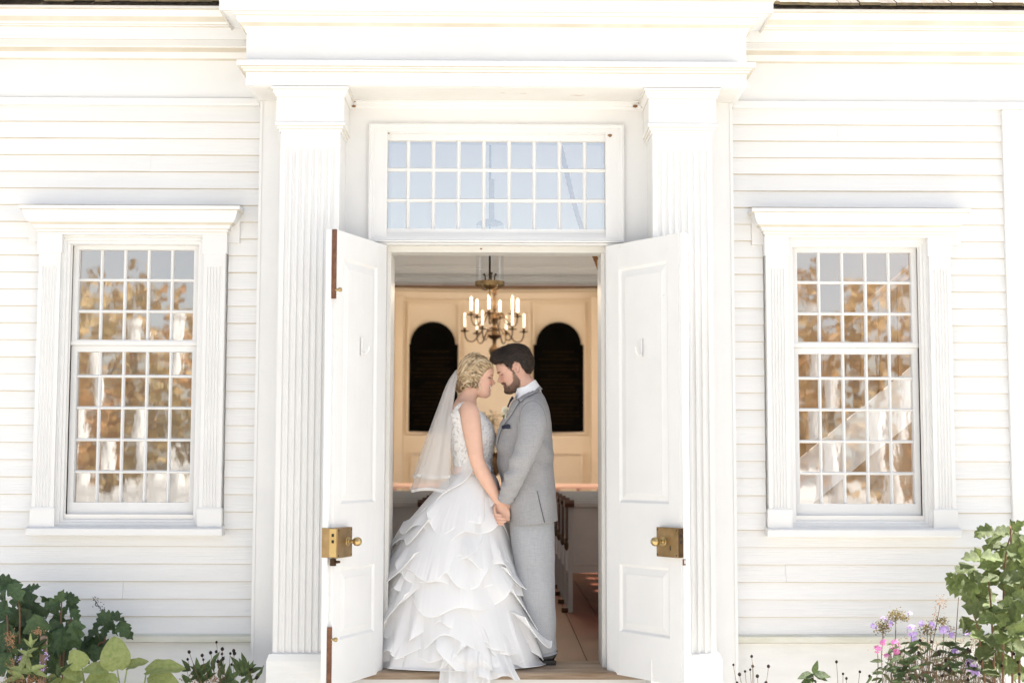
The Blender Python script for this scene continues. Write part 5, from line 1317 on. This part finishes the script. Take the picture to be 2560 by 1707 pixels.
# sleeves
M['seamg'] = mat('grey_seam_thread', (.13, .13, .14), rough=.9)
def sdisp(v, t, p):
    w_ = .003 * noise.noise(Vector(p) * 9)
    f = .0095 * math.sin(v * 58 + 2.2 * math.cos(t) + 1.4 * noise.noise(Vector(p) * 5)) * max(0, 1 - abs(v - .70) / .24) * (.55 + .45 * math.cos(t - 2.6))
    g = .0045 * math.sin(v * 95 + 3 * math.sin(t)) * max(0, 1 - abs(v - .93) / .09)
    return w_ + f + g
for sd in (-1, 1):
    y = lambda d: YGR + sd * d
    A = [S(1326, 1004, y(.155)), S(1328, 1012, y(.185)), S(1330, 1030, y(.208)), S(1331, 1055, y(.240)), S(1325, 1090, y(.262)), S(1317, 1120, y(.272)), S(1303, 1155, y(.270)), S(1288, 1190, y(.252)), S(1277, 1215, y(.220)), S(1268, 1238, y(.192)), S(1262, 1250, y(.172))]
    r = [(.030, .03), (.058, .045), (.075, .056), (.078, .060), (.072, .060), (.067, .058), (.062, .055), (.056, .052), (.053, .047), (.047, .040), (.042, .034)]
    sl_o = loft([(*a, *q) for a, q in zip(A, r)], 84, 44, 2.1, disp=sdisp, cap=False).build('sleeve', M['suit'], jacket, True, 0)
    s = sl_o.modifiers.new('s', 'SOLIDIFY'); s.thickness = .005; s.offset = -1
    if sd < 0:
        sb_ = bvh_of(sl_o.data); sp_ = []
        for q in catmull([(1299, 1056), (1300, 1036), (1308, 1016), (1322, 1005), (1340, 1005), (1354, 1018), (1363, 1040), (1365, 1062)], 40):
            a_, b_ = on_jacket(q[0], q[1], .0, sb_), on_jacket(q[0], q[1], .0); sp_.append(a_ if a_[1] < b_[1] else b_)
        MB().tube(sp_, .0013, 5).build('armhole_seam', M['seamg'], jacket, True, 0)
# jacket pocket with square, vent, hem line, buttons
pk_ = patch([((1259, 1071), (1259, 1075)), ((1268, 1070), (1268, 1074)), ((1278, 1069), (1278, 1073))], .004, 'breast_pocket', M['suit'], jacket, .003)
sq = MB(); P = []
for i, px in enumerate(np.linspace(1259, 1278, 16)):
    u = i / 15; tp_ = 1061 + 1.5 * math.sin(u * 7) + 3 * abs(u - .45)
    P.append([on_jacket(px, 1072.5 + (tp_ - 1072.5) * v, .006 + .008 * math.sin(v * 2.6) * (1 + .5 * math.sin(u * 11))) for v in np.linspace(0, 1, 6)])
MB().grid(P).build('pocket_square', M['navy'], jacket, True, 0)
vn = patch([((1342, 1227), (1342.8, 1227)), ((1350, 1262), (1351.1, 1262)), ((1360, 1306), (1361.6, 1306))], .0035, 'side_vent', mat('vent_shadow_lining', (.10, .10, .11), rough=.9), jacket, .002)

# boutonniere
bo = inst('boutonniere', MB().tube([on_jacket(1268, 1048, .014), on_jacket(1272, 1036, .018)], [.005, .006], 8).mesh('stem_wrap', mat('stem_wrap', (.6, .55, .42), rough=.7)), groom)
M['rose'] = mat('white_rose_petal', (.80, .77, .62), (.84, .82, .72), rough=.6, nscale=60)
pet = MB(); c0 = Vector(on_jacket(1274, 1029, .026)); nrm = Vector((-.45, -.85, .25)).normalized(); uax = nrm.orthogonal().normalized(); vax = nrm.cross(uax); rr = random.Random(8)
for lay, (R0, nP, op) in enumerate(((.010, 3, .35), (.016, 5, .55), (.022, 6, .8))):
    for k in range(nP):
        a = k * 6.283 / nP + lay * .7; P = []
        for v in np.linspace(0, 1, 5):
            rad = R0 * (.45 + .75 * v ** .7 * op); hgt = -.016 + .034 * v - .012 * v * v * op * 1.5
            P.append([c0 + (uax * math.cos(a + s) + vax * math.sin(a + s)) * rad * (1 + .05 * math.sin(5 * s)) + nrm * (hgt - .004 * s * s) for s in np.linspace(-.75, .75, 6) * (1 - .25 * v * v)])
        pet.grid(P)
pet.build('rose', M['rose'], bo, True, 0)
M['stemg'] = mat('sepal_green', (.10, .15, .05), (.16, .22, .08), rough=.7, nscale=50)
lv = MB()
for a, L in ((2.4, .03), (3.3, .026), (1.6, .022)):
    d = (Vector((math.cos(a) * .6, -.2, -.3 + math.sin(a) * .2))).normalized(); b = Vector(on_jacket(1270, 1040, .016)); s = d.cross(nrm).normalized()
    lv.add([b, b + d * L * .5 + s * .006, b + d * L, b + d * L * .5 - s * .006], [(0, 1, 2, 3)])
lv.build('rose_leaf', M['stemg'], bo)

# trousers and shoes
def tdisp(v, t, p):
    crease = .004 * math.exp(-((((t - math.pi) + math.pi) % (2 * math.pi) - math.pi) / .16) ** 2)
    return crease * 1.5 + .006 * noise.noise(Vector((p[0] * 12, p[1] * 12, p[2] * 3.2))) + .009 * noise.noise(Vector((p[0] * 6 + 3 * p[2], p[1] * 6, p[2] * 6))) * (1 if v > .4 else .4) + (.005 * math.sin(v * 90) * max(0, (v - .88) / .12))
trs = MB()
for sd in (-1, 1):
    y = lambda d: YGR + sd * d; ox = 0 if sd < 0 else -6
    A = [S(1333, 1270, y(.085)), S(1332, 1310, y(.092)), S(1335 + ox, 1360, y(.097)), S(1340 + ox, 1420, y(.10)), S(1346 + ox, 1480, y(.10)), S(1353 + ox, 1550, y(.10)), S(1361 + ox, 1610, y(.10)), S(1366 + ox, 1636, y(.10))]
    r = [(.118, .09), (.120, .095), (.116, .097), (.108, .096), (.096, .090), (.082, .082), (.066, .07), (.054, .062)]
    trs.add(*(lambda m: (m.v, m.f))(loft([(*a, *q) for a, q in zip(A, r)], 70, 56, 2.15, disp=tdisp, cap=False)))
tr_o = trs.build('trousers', M['suit2'], groom, True, 0)
for sd in (-1, 1):
    y = YGR + sd * .10; x = lambda px: S(px, 1655, YGR).x
    ox = 0 if sd < 0 else -6
    L = [(x(1385 + ox), y, .060, .036, .030), (x(1380 + ox), y, .064, .040, .036), (x(1366 + ox), y, .062, .038, .037), (x(1345 + ox), y, .058, .034, .042), (x(1320 + ox), y, .051, .026, .046), (x(1296 + ox), y, .047, .020, .040), (x(1284 + ox), y, .044, .014, .022)]
    so = loft(L, 34, 24, 2.3, ref=(0, 0, 1)).build('shoe', M['shoe'], groom, True, 0)
    MB().prism_y([(x(1388 + ox), .0215), (x(1284 + ox), .0215), (x(1282 + ox), .034), (x(1340 + ox), .032), (x(1362 + ox), .046), (x(1388 + ox), .046)], y - .036, y + .036).build('shoe_sole', M['shoe'], so)
# ================================================================== flower beds
def leaf_mat(name, c1, c2, edge=None, rough=.5, veins=0.):
    m = bpy.data.materials.new(name); m.use_nodes = True; t = m.node_tree; L = t.links.new; t.nodes.clear()
    o = t.nodes.new('ShaderNodeOutputMaterial'); P = t.nodes.new('ShaderNodeBsdfPrincipled'); tl = t.nodes.new('ShaderNodeBsdfTranslucent'); mx = t.nodes.new('ShaderNodeMixShader'); mx.inputs[0].default_value = .28
    P.inputs['Roughness'].default_value = rough; P.inputs['Specular IOR Level'].default_value = .4
    tc = t.nodes.new('ShaderNodeTexCoord'); oi = t.nodes.new('ShaderNodeObjectInfo'); n = t.nodes.new('ShaderNodeTexNoise'); n.inputs['Scale'].default_value = 9; n.inputs['Detail'].default_value = 5
    ad = t.nodes.new('ShaderNodeVectorMath'); ad.operation = 'ADD'; s = t.nodes.new('ShaderNodeMath'); s.operation = 'MULTIPLY'; s.inputs[1].default_value = 23; L(oi.outputs['Random'], s.inputs[0]); L(tc.outputs['Object'], ad.inputs[0]); L(s.outputs[0], ad.inputs[1]); L(ad.outputs[0], n.inputs['Vector'])
    r = t.nodes.new('ShaderNodeValToRGB'); r.color_ramp.elements[0].position = .3; r.color_ramp.elements[1].position = .66; r.color_ramp.elements[0].color = (*c1, 1); r.color_ramp.elements[1].color = (*c2, 1)
    if edge: e = r.color_ramp.elements.new(.74); e.color = (*edge, 1)
    L(n.outputs[0], r.inputs[0]); hv = t.nodes.new('ShaderNodeHueSaturation'); mr = t.nodes.new('ShaderNodeMapRange'); mr.inputs['To Min'].default_value = .7; mr.inputs['To Max'].default_value = 1.3; L(oi.outputs['Random'], mr.inputs[0]); L(mr.outputs[0], hv.inputs['Value']); L(r.outputs[0], hv.inputs['Color'])
    L(hv.outputs[0], P.inputs['Base Color']); L(hv.outputs[0], tl.inputs[0]); L(P.outputs[0], mx.inputs[1]); L(tl.outputs[0], mx.inputs[2]); L(mx.outputs[0], o.inputs[0])
    b = t.nodes.new('ShaderNodeBump'); b.inputs['Strength'].default_value = .5; b.inputs['Distance'].default_value = .004
    if veins:
        wv = t.nodes.new('ShaderNodeTexWave'); wv.bands_direction = 'Y'; wv.inputs['Scale'].default_value = veins; wv.inputs['Distortion'].default_value = .6; L(tc.outputs['Object'], wv.inputs[0]); L(wv.outputs[1], b.inputs['Height'])
    else:
        n2 = t.nodes.new('ShaderNodeTexVoronoi'); n2.inputs['Scale'].default_value = 40; L(tc.outputs['Object'], n2.inputs[0]); L(n2.outputs[0], b.inputs['Height'])
    L(b.outputs[0], P.inputs['Normal']); return m
M['hyd'] = leaf_mat('hydrangea_leaf', (.034, .068, .030), (.072, .115, .042), rough=.42)
M['hyd2'] = leaf_mat('sunny_hydrangea_leaf', (.085, .125, .035), (.16, .195, .062), rough=.5)
M['hosta'] = leaf_mat('hosta_leaf', (.24, .30, .09), (.36, .40, .15), (.22, .09, .035), veins=14)
M['green'] = leaf_mat('garden_leaf', (.045, .075, .025), (.10, .14, .05))
M['lime'] = leaf_mat('pale_grass_leaf', (.22, .28, .09), (.34, .38, .16))
M['dry'] = mat('dried_flower', (.24, .12, .06), (.42, .25, .14), rough=.9, nscale=60)
M['seed'] = mat('dark_seed_head', (.012, .008, .007), (.03, .018, .014), rough=.9, nscale=150, bump=.6, bscale=300)
M['stemr'] = mat('reddish_stem', (.12, .06, .03), (.2, .11, .06), rough=.7, nscale=30)
M['stemb'] = mat('dry_stem', (.10, .065, .04), (.17, .12, .07), rough=.8, nscale=30)
M['pink'] = mat('pink_phlox', (.62, .16, .42), (.72, .28, .54), rough=.6, nscale=80)
M['purple'] = mat('lilac_phlox', (.42, .27, .62), (.60, .46, .78), rough=.6, nscale=80)
M['stake'] = mat('grey_stake_wood', (.16, .11, .08), (.30, .22, .17), rough=.85, nscale=20, stretch=(4, 4, .4), bump=.5, bscale=40, bstretch=(5, 5, .3))

def leaf_mesh(name, m, kind, seed):
    rr = random.Random(seed); n = 15; rows = []
    bend = rr.uniform(.15, .5); fold = rr.uniform(.15, .4); tw = rr.uniform(-.3, .3)
    for i in range(n):
        t = i / (n - 1)
        if kind == 'lobed':
            w_ = .46 * math.sin(math.pi * min(1, t * 1.02) ** .72) ** .75; lob = abs(((t * 3.1 + .25) % 1) - .5) * 2; w_ *= .58 + .52 * (1 - lob) if .06 < t < .93 else 1
            sweep = .10 * (1 - lob)
        elif kind == 'hosta': w_ = .45 * math.sin(math.pi * min(1, t * .985 + .012) ** .68) ** .62; sweep = -.06 * (1 - t) ** 3
        else: w_ = .16 * math.sin(math.pi * t ** .8); sweep = 0
        row = []
        for u in (-1, -.66, -.33, 0, .33, .66, 1):
            x = t + sweep * abs(u) ** 1.5; y = w_ * u; z = fold * abs(y) * (1 if kind != 'hosta' else .7) - bend * t * t * .6 + tw * y * t + .025 * math.sin(t * 17 + u * 3) * abs(u)
            row.append((x, y, z))
        rows.append(row)
    return MB().grid(rows).mesh(name, m, True, 0)
LM = {}
def leaves(key, kind, n=5):
    LM[key] = [leaf_mesh('leaf', M[key], kind, 10 * k + len(key)) for k in range(n)]
leaves('hyd', 'lobed'); leaves('hyd2', 'lobed'); leaves('hosta', 'hosta', 4); leaves('green', 'lance'); leaves('lime', 'lance', 3)
rl_ = random.Random(77)
def put_leaf(parent, key, base, d, nrm, L, wscale=1., name='leaf'):
    d = Vector(d).normalized(); nrm = Vector(nrm); nrm = (nrm - d * nrm.dot(d)).normalized(); s = nrm.cross(d)
    R = Matrix((d, s, nrm)).transposed().to_euler(); me = rl_.choice(LM[key])
    o = inst(name, me, parent, base, R); o.scale = (L, L * wscale, L); return o
PXM = 1 / 460.0
def bush(name, label, cat, pts, key, Y, stems, stem_m, group=None, facing=(0, -.75, .65), jitter=.45):
    """pts: (px,py,len_px,angle_deg) for every leaf"""
    b0 = S(sum(p[0] for p in pts) / len(pts), 1700, Y); t = thing(name, (b0.x, Y, -.52), label, cat, group)
    for px, py, lp, ang in pts:
        y = Y + rl_.uniform(-.16, .14); L = lp * PXM; a = R_(ang); d = Vector((math.cos(a), rl_.uniform(-.45, .05), math.sin(a)))
        c = S(px, py, y); base = c - d.normalized() * L * .5
        nr = Vector(facing) + Vector((rl_.gauss(0, jitter), rl_.gauss(0, .2), rl_.gauss(0, jitter)))
        put_leaf(t, key, base, d, nr, L, rl_.uniform(.85, 1.1))
    for st_ in stems:
        p = [tuple(S(x, y, Y + rl_.uniform(-.02, .02))) for x, y in st_]; p[-1] = (p[-1][0], p[-1][1], -.52)
        MB().tube(catmull(p, 12), np.linspace(.0035, .007, 12).tolist(), 6).build('stem', M[stem_m], t, True, 0)
    return t

# oakleaf hydrangeas by the left window
A = []
for px, py, lp, ang in ((22, 1466, 62, 200), (38, 1478, 55, -40), (10, 1500, 60, -100), (62, 1490, 60, -35), (70, 1505, 66, -60), (44, 1497, 50, -120), (15, 1540, 75, 190), (60, 1560, 92, -75), (82, 1548, 100, -62), (95, 1575, 86, -80), (25, 1570, 80, 210), (5, 1590, 80, -90), (45, 1600, 70, -100), (110, 1585, 60, -40), (30, 1640, 80, -90), (70, 1650, 70, -60), (8, 1660, 70, -120), (48, 1690, 70, -90), (95, 1690, 60, -50), (12, 1450, 40, 150), (75, 1472, 34, 20), (86, 1470, 30, 25), (20, 1620, 70, -70), (100, 1620, 70, -90), (130, 1660, 60, -80), (60, 1620, 60, 200), (-15, 1520, 80, 0), (-10, 1630, 90, -30)): A.append((px, py, lp, ang))
hL = bush('hydrangea', 'dark green lobed hydrangea bush at the left edge of the bed', 'shrub', A, 'hyd', -.30, [[(40, 1480), (50, 1560), (45, 1707)], [(85, 1540), (75, 1620), (70, 1707)], [(15, 1520), (20, 1600), (25, 1707)]], 'stemr', 'hydrangeas in the flower bed')
A = [(118, 1500, 36, 160), (150, 1492, 36, 60), (170, 1490, 30, 20), (183, 1497, 32, -10), (128, 1510, 42, 200), (180, 1512, 42, -60), (140, 1520, 40, -100), (188, 1535, 36, -50), (122, 1530, 44, -130), (160, 1530, 36, -120), (145, 1552, 44, -90), (178, 1560, 40, -40), (190, 1575, 56, -70), (135, 1570, 50, -80), (180, 1590, 70, -65), (150, 1600, 70, -90), (165, 1620, 70, -100), (130, 1620, 70, -110), (150, 1650, 66, -80)]
bush('hydrangea', 'leafy hydrangea shoot between the left bush and the wide hosta', 'shrub', A, 'hyd', -.22, [[(155, 1500), (152, 1560), (150, 1707)], [(180, 1540), (160, 1620), (155, 1707)]], 'stemr', 'hydrangeas in the flower bed')
A = [(262, 1542, 40, 150), (285, 1540, 40, 30), (296, 1548, 36, 0), (250, 1558, 44, 215), (268, 1560, 36, -80), (285, 1568, 40, -70), (308, 1572, 46, -60), (318, 1580, 40, -45), (243, 1575, 44, -100), (225, 1592, 60, 215), (262, 1578, 30, -100), (240, 1605, 56, 190), (215, 1612, 56, 200), (252, 1622, 50, -60), (235, 1632, 50, -80), (270, 1610, 40, 30), (210, 1640, 50, -100)]
hp_ = bush('hydrangea', 'single hydrangea stem with a dried panicle behind the upright hosta leaf', 'shrub', A, 'hyd', -.12, [[(268, 1545), (262, 1600), (240, 1640), (230, 1707)]], 'stemr', 'hydrangeas in the flower bed')
pn = MB()
for k in range(60):
    u = rl_.random(); p = S(236 + u * 28 + rl_.gauss(0, 4 + 5 * u), 1496 + u * 42 + rl_.gauss(0, 4), -.12); pn.lathe([(.0005, -.003), (.0032, 0), (.0005, .003)], tuple(p), 5)
pn.tube([S(232, 1492, -.12), S(250, 1520, -.12), S(262, 1545, -.12)], .0015, 5); pn.build('panicle', M['seed'], hp_)['kind'] = 'stuff'

# hosta
hs_ = thing('hosta', (S(250, 1700, -.40).x, -.40, -.52), 'hosta with broad yellow-green leaves and browned edges', 'plant')
for bx, by, tx, ty, ws, nx in ((293, 1672, 281, 1600, 1.08, (0, -.95, .15)), (205, 1668, 183, 1628, 1.15, (.2, -.8, .4)), (196, 1692, 148, 1668, .95, (0, -.6, .8)), (266, 1674, 208, 1668, .95, (-.1, -.6, .8)), (272, 1682, 212, 1702, .95, (0, -.75, .6)), (206, 1688, 146, 1712, .9, (0, -.7, .7)), (318, 1668, 362, 1647, .6, (.2, -.6, .75)), (366, 1678, 452, 1658, .55, (.1, -.55, .8)), (374, 1688, 442, 1702, .7, (0, -.75, .6)), (290, 1690, 250, 1715, .9, (0, -.8, .5)), (150, 1690, 100, 1712, .8, (0, -.7, .6))):
    a, b = S(bx, by, -.40), S(tx, ty, -.43); put_leaf(hs_, 'hosta', a, b - a, nx, (b - a).length * 1.05, ws)
    MB().tube([a, a + Vector((.02 if tx < bx else -.02, .01, -.12)), (S(265, 1700, -.38).x + (bx - 265) * .0007, -.38, -.52)], [.0035, .005, .007], 6).build('leaf_stalk', M['lime'], hs_, True, 0)

# wooden stake, salvia, dried plume and strap leaves in the left corner
p0 = S(109, 1590, -.45); stk = MB().prism_y([(p0.x - .019, -.52), (p0.x + .019, -.52), (p0.x + .017, p0.z - .004), (p0.x + .002, p0.z + .004), (p0.x - .016, p0.z)], -.46, -.43).build('garden_stake', M['stake'])
bevel(stk, .003); tag(stk, 'weathered grey wooden stake standing among the left bed flowers', 'stake')
sv = thing('salvia', (S(75, 1700, -.50).x, -.50, -.52), 'small purple flowers and pale strap leaves around the wooden stake', 'flowers')
for px, py in ((47, 1648), (115, 1640), (105, 1668), (57, 1634)):
    f = MB()
    for k in range(16):
        q = S(px + rl_.gauss(0, 4), py + rl_.gauss(0, 7), -.5); u = Vector((rl_.gauss(0, 1), rl_.gauss(0, 1), rl_.gauss(0, 1))).normalized(); v = u.orthogonal().normalized(); r = .006
        f.add([q, q + u * r + v * r * .6, q + u * r * 1.8, q + u * r - v * r * .6], [(0, 1, 2, 3)])
    f.build('flower_spike', M['purple'], sv); MB().tube([S(px, py, -.5), (S(px, py, -.5).x + rl_.uniform(-.03, .03), -.49, -.52)], .002, 5).build('stem', M['stemb'], sv)
for px, py, ang, L in ((60, 1650, 75, 60), (72, 1655, 100, 50), (50, 1672, 160, 60), (90, 1668, 20, 60), (40, 1682, 150, 50), (78, 1600, 95, 36), (85, 1604, 50, 30), (70, 1605, 130, 30), (80, 1625, 30, 40), (64, 1630, 150, 40), (100, 1680, -20, 50), (30, 1695, 190, 50)):
    a = R_(ang); put_leaf(sv, 'lime', S(px, py, -.5) - Vector((math.cos(a), 0, math.sin(a))) * L * PXM * .5, (math.cos(a), -.2, math.sin(a)), (0, -.8, .5), L * PXM, .8)
for k in range(26):
    px, py, a = rl_.uniform(0, 150), rl_.uniform(1610, 1707), rl_.uniform(20, 160); put_leaf(sv, 'green', S(px, py, -.47), (math.cos(R_(a)), -.2, math.sin(R_(a))), (rl_.gauss(0, .5), -.8, .5), rl_.uniform(30, 50) * PXM)
def fluff(parent, m, px, py, sx, sy, n, Y, name, r=.005):
    f = MB()
    for k in range(n):
        q = S(px + rl_.gauss(0, sx), py + rl_.gauss(0, sy), Y + rl_.gauss(0, .01)); u = Vector((rl_.gauss(0, 1), rl_.gauss(0, 1), rl_.gauss(0, 1))).normalized(); v = u.orthogonal().normalized()
        f.add([q, q + u * r + v * r * .6, q + u * r * 1.8, q + u * r - v * r * .6], [(0, 1, 2, 3)])
    f.build(name, m, parent)['kind'] = 'stuff'
for px, py, sx, sy, n in ((26, 1598, 7, 11, 150), (95, 1578, 8, 4, 80), (30, 1660, 4, 8, 50), (40, 1700, 22, 10, 220), (88, 1700, 16, 8, 160)): fluff(sv, M['dry'], px, py, sx, sy, n, -.5, 'dried_plume')

# dried coneflowers: dark round heads on wiry stems
sd_m = MB().lathe([(.0015, -.008), (.006, -.006), (.0085, 0), (.0075, .005), (.004, .009), (.001, .0105)], (0, 0, 0), 9).mesh('seed_head', M['seed'], True, 0)
def coneflowers(label, pts, Y, group, foot):
    t = thing('coneflower', (S(foot, 1700, Y).x, Y, -.52), label, 'plant', group)
    for px, py in pts:
        y = Y + rl_.uniform(-.06, .06); p = S(px, py, y); o = inst('seed_head', sd_m, t, p); o.scale = [rl_.uniform(.75, 1.15)] * 3
        fx = S(foot + (px - foot) * .55, 1707, y).x; MB().tube(catmull([tuple(p), (p.x * .6 + fx * .4 + rl_.uniform(-.01, .01), y, p.z - .12), (fx, y, -.10), (fx * .7 + S(foot, 1700, y).x * .3, y, -.52)], 10), .0013, 5).build('stem', M['stemb'], t)
    return t
zl = [(1480, 888), (1293, 955), (1283, 1005), (1382, 978), (1390, 1007), (1478, 953), (1440, 960), (1520, 935), (1518, 968), (1525, 1000), (1575, 965), (1598, 947), (1603, 965), (1585, 1040), (1490, 1020), (1360, 1080), (1405, 1067), (1715, 1075), (1755, 1130), (1270, 1045)]
ct = coneflowers('dried coneflower clump with dark round heads beside the left pilaster', [(x / 2.735, 1280 + y / 2.735) for x, y in zl], -.25, 'dried coneflowers', 570)
for k in range(46):
    px, py, a = rl_.uniform(470, 636), rl_.uniform(1668, 1712), rl_.uniform(10, 170); put_leaf(ct, 'green', S(px, py, -.25), (math.cos(R_(a)), -.3, math.sin(R_(a))), (rl_.gauss(0, .5), -.8, .4), rl_.uniform(26, 52) * PXM)
fluff(ct, M['dry'], 520, 1700, 40, 8, 160, -.24, 'withered_leaves', .008)
zr = [(490, 985), (365, 1042), (497, 1052), (480, 1075), (445, 1087), (605, 1053), (529, 1120), (407, 1108), (390, 1165), (588, 1165)]
coneflowers('sparse dried coneflowers with dark heads beside the right pilaster', [(1700 + x / 2.735, 1280 + y / 2.735) for x, y in zr], -.25, 'dried coneflowers', 1890)
zr = [(1070, 1022), (1115, 1104), (1138, 1135), (1230, 1090), (885, 1133), (905, 1142), (1297, 1120)]
coneflowers('few dried coneflowers standing between the green sprig and the phlox', [(1700 + x / 2.735, 1280 + y / 2.735) for x, y in zr], -.25, 'dried coneflowers', 2090)
sg = thing('seedling', (S(2034, 1700, -.3).x, -.3, -.52), 'young green sprig with four pointed leaves under the right window', 'plant')
for tx, ty, L, ws in ((1999, 1690, 36, 1.6), (2042, 1655, 30, 1.3), (2072, 1684, 42, 1.7), (2066, 1694, 34, 1.5), (2004, 1706, 36, 1.6), (2040, 1704, 30, 1.5)):
    a, b = S(2034, 1684 if ty < 1700 else 1698, -.3), S(tx, ty, -.33); put_leaf(sg, 'green', a, b - a, (0, -.7, .7), (b - a).length * 1.1, ws)
MB().tube([S(2034, 1680, -.3), S(2032, 1707, -.3), (S(2030, 1707, -.3).x, -.3, -.52)], .0025, 5).build('stem', M['stemr'], sg)

# phlox
def floret_head(parent, m, px, py, r, n, Y):
    f = MB(); c = S(px, py, Y)
    for k in range(n):
        d = Vector((rl_.gauss(0, 1), rl_.gauss(0, .8) - .6, rl_.gauss(0, 1) + .4)).normalized(); p = c + d * r * rl_.uniform(.6, 1.05); u = d.orthogonal().normalized(); v = d.cross(u); a0 = rl_.random() * 6; s = .0125
        for q in range(5):
            a = a0 + q * 1.2566; e1 = u * math.cos(a - .5) + v * math.sin(a - .5); e2 = u * math.cos(a) + v * math.sin(a); e3 = u * math.cos(a + .5) + v * math.sin(a + .5)
            f.add([p, p + e1 * s * .8 + d * .002, p + e2 * s * 1.1, p + e3 * s * .8 + d * .002], [(0, 1, 2, 3)])
    f.build('flower_head', m, parent)
ph_ = thing('phlox', (S(2280, 1700, -.35).x, -.35, -.52), 'phlox clump with pink and lilac flower heads and brown seed clusters', 'flowers')
Zr = lambda x, y: (1700 + x / 2.735, 1280 + y / 2.735)
for x, y, r, n in ((1352, 935, .022, 10), (1470, 905, .026, 14), (1412, 988, .016, 6), (1392, 890, .016, 6), (1480, 950, .016, 7)):
    px, py = Zr(x, y); floret_head(ph_, M['pink'], px, py, r, n, -.38)
for x, y, r, n in ((1585, 812, .032, 16), (1720, 770, .018, 6), (1805, 805, .028, 12), (1985, 1045, .032, 15), (2022, 1100, .024, 10), (1880, 955, .018, 6), (1325, 780, .018, 5), (1390, 735, .016, 4), (1965, 820, .012, 3), (1572, 697, .010, 3), (1655, 760, .014, 4), (1600, 870, .014, 5), (1860, 840, .014, 4), (1435, 760, .014, 4)):
    px, py = Zr(x, y); floret_head(ph_, M['purple'], px, py, r, n, -.36)
M['seedgb'] = mat('green_brown_seed_cluster', (.12, .10, .03), (.24, .17, .06), rough=.9, nscale=120)
for x, y, sx, sy, n in ((1475, 705, 11, 7, 220), (1390, 785, 11, 9, 240), (1690, 795, 10, 7, 150), (1790, 750, 8, 7, 110), (1535, 725, 6, 4, 50)): px, py = Zr(x, y); fluff(ph_, M['seedgb'], px, py, sx, sy, n, -.36, 'seed_cluster', .0068)
for x, y, sx, sy, n in ((1785, 615, 7, 9, 70), (1745, 700, 3, 5, 20), (1650, 900, 9, 7, 80), (1860, 800, 8, 8, 60), (2020, 890, 7, 8, 60), (1700, 1000, 60, 30, 260), (1950, 1050, 50, 30, 200), (1800, 900, 60, 14, 120)): px, py = Zr(x, y); fluff(ph_, M['dry'], px, py, sx, sy, n, -.34, 'dried_plume', .0055)
for x, y, x2 in ((1475, 720, 1470), (1390, 800, 1385), (1585, 830, 1570), (1720, 780, 1700), (1805, 820, 1770), (1780, 630, 1690), (1352, 950, 1340), (1470, 920, 1440), (1985, 1060, 1960), (1880, 960, 1850), (1690, 800, 1680), (1905, 580, 1880), (1300, 1168, 1480), (1640, 900, 1660), (1760, 900, 1720), (2000, 900, 1930)):
    a = Zr(x, y); b = Zr(x2, 1168); MB().tube([S(*a, -.36), S((a[0] + b[0]) / 2 + rl_.uniform(-4, 4), (a[1] + b[1]) / 2, -.36), S(*b, -.36), (S(*b, -.36).x, -.36, -.52)], .0022, 5).build('stem', M['stemb'], ph_, True, 0)
for k in range(150):
    x, y = rl_.uniform(1290, 2050), rl_.uniform(880, 1190)
    if y < 880 + (1480 - x) * 1.2: continue
    px, py = Zr(x, y); a = rl_.choice((rl_.uniform(-60, 60), rl_.uniform(120, 240))); put_leaf(ph_, 'green', S(px, py, -.36 + rl_.uniform(-.06, .10)), (math.cos(R_(a)), -.3, math.sin(R_(a)) * .7), (rl_.gauss(0, .4), -.7, .6), rl_.uniform(22, 40) * PXM, rl_.uniform(.6, 1.1))
tw_ = MB()
for k in range(420):
    x, y = rl_.uniform(1420, 2200), rl_.uniform(900, 1150); px, py = Zr(x, y); q = Zr(x + rl_.uniform(-70, 70), 1190); tw_.tube([S(px, py, -.33), S(*q, -.33)], .0011, 4)
tw_.build('dry_twigs', M['stemb'], ph_)['kind'] = 'stuff'
for k in range(26):
    x, y = rl_.uniform(1560, 2330), rl_.uniform(870, 1150); px, py = Zr(x, y); inst('seed_head', sd_m, ph_, S(px, py, -.42))

# large hydrangea on the right
poly = [(2535, 1300), (2470, 1335), (2455, 1375), (2440, 1395), (2400, 1405), (2378, 1440), (2385, 1475), (2415, 1500), (2420, 1530), (2385, 1560), (2410, 1600), (2440, 1620), (2460, 1707), (2620, 1707), (2620, 1320)]
A = [(2530, 1318, 40, 100), (2545, 1315, 36, 60), (2515, 1325, 36, 140), (2465, 1326, 44, 175), (2450, 1332, 34, 215), (2490, 1345, 46, 200), (2505, 1330, 40, 160), (2478, 1365, 52, 215), (2430, 1393, 44, 170), (2446, 1388, 40, 120), (2412, 1420, 56, 190), (2378, 1445, 36, 225), (2400, 1460, 66, -115), (2425, 1480, 64, -110), (2385, 1462, 50, -120)]
rl2 = random.Random(4); tries = 0
while len(A) < 120 and tries < 4000:
    tries += 1; px, py = rl2.uniform(2375, 2615), rl2.uniform(1310, 1707)
    if float(poly_sd(np.array(px), np.array(py), poly)) < 14: continue
    if min(((a[0] - px) ** 2 + (a[1] - py) ** 2) for a in A) < 10.5 ** 2: continue
    A.append((px, py, rl2.uniform(34, 60), rl2.choice((rl2.uniform(-130, -50), rl2.uniform(150, 230), rl2.uniform(-50, 20)))))
hr = bush('hydrangea', 'tall light green hydrangea bush at the right corner of the church', 'shrub', A, 'hyd2', -.42, [[(2530, 1330), (2510, 1450), (2500, 1707)], [(2470, 1440), (2480, 1560), (2490, 1707)], [(2560, 1400), (2550, 1560), (2540, 1707)], [(2420, 1510), (2450, 1600), (2480, 1707)], [(2525, 1320), (2528, 1380), (2520, 1460)]], 'stemr', 'hydrangeas in the flower bed', (0, -.8, .6), .4)
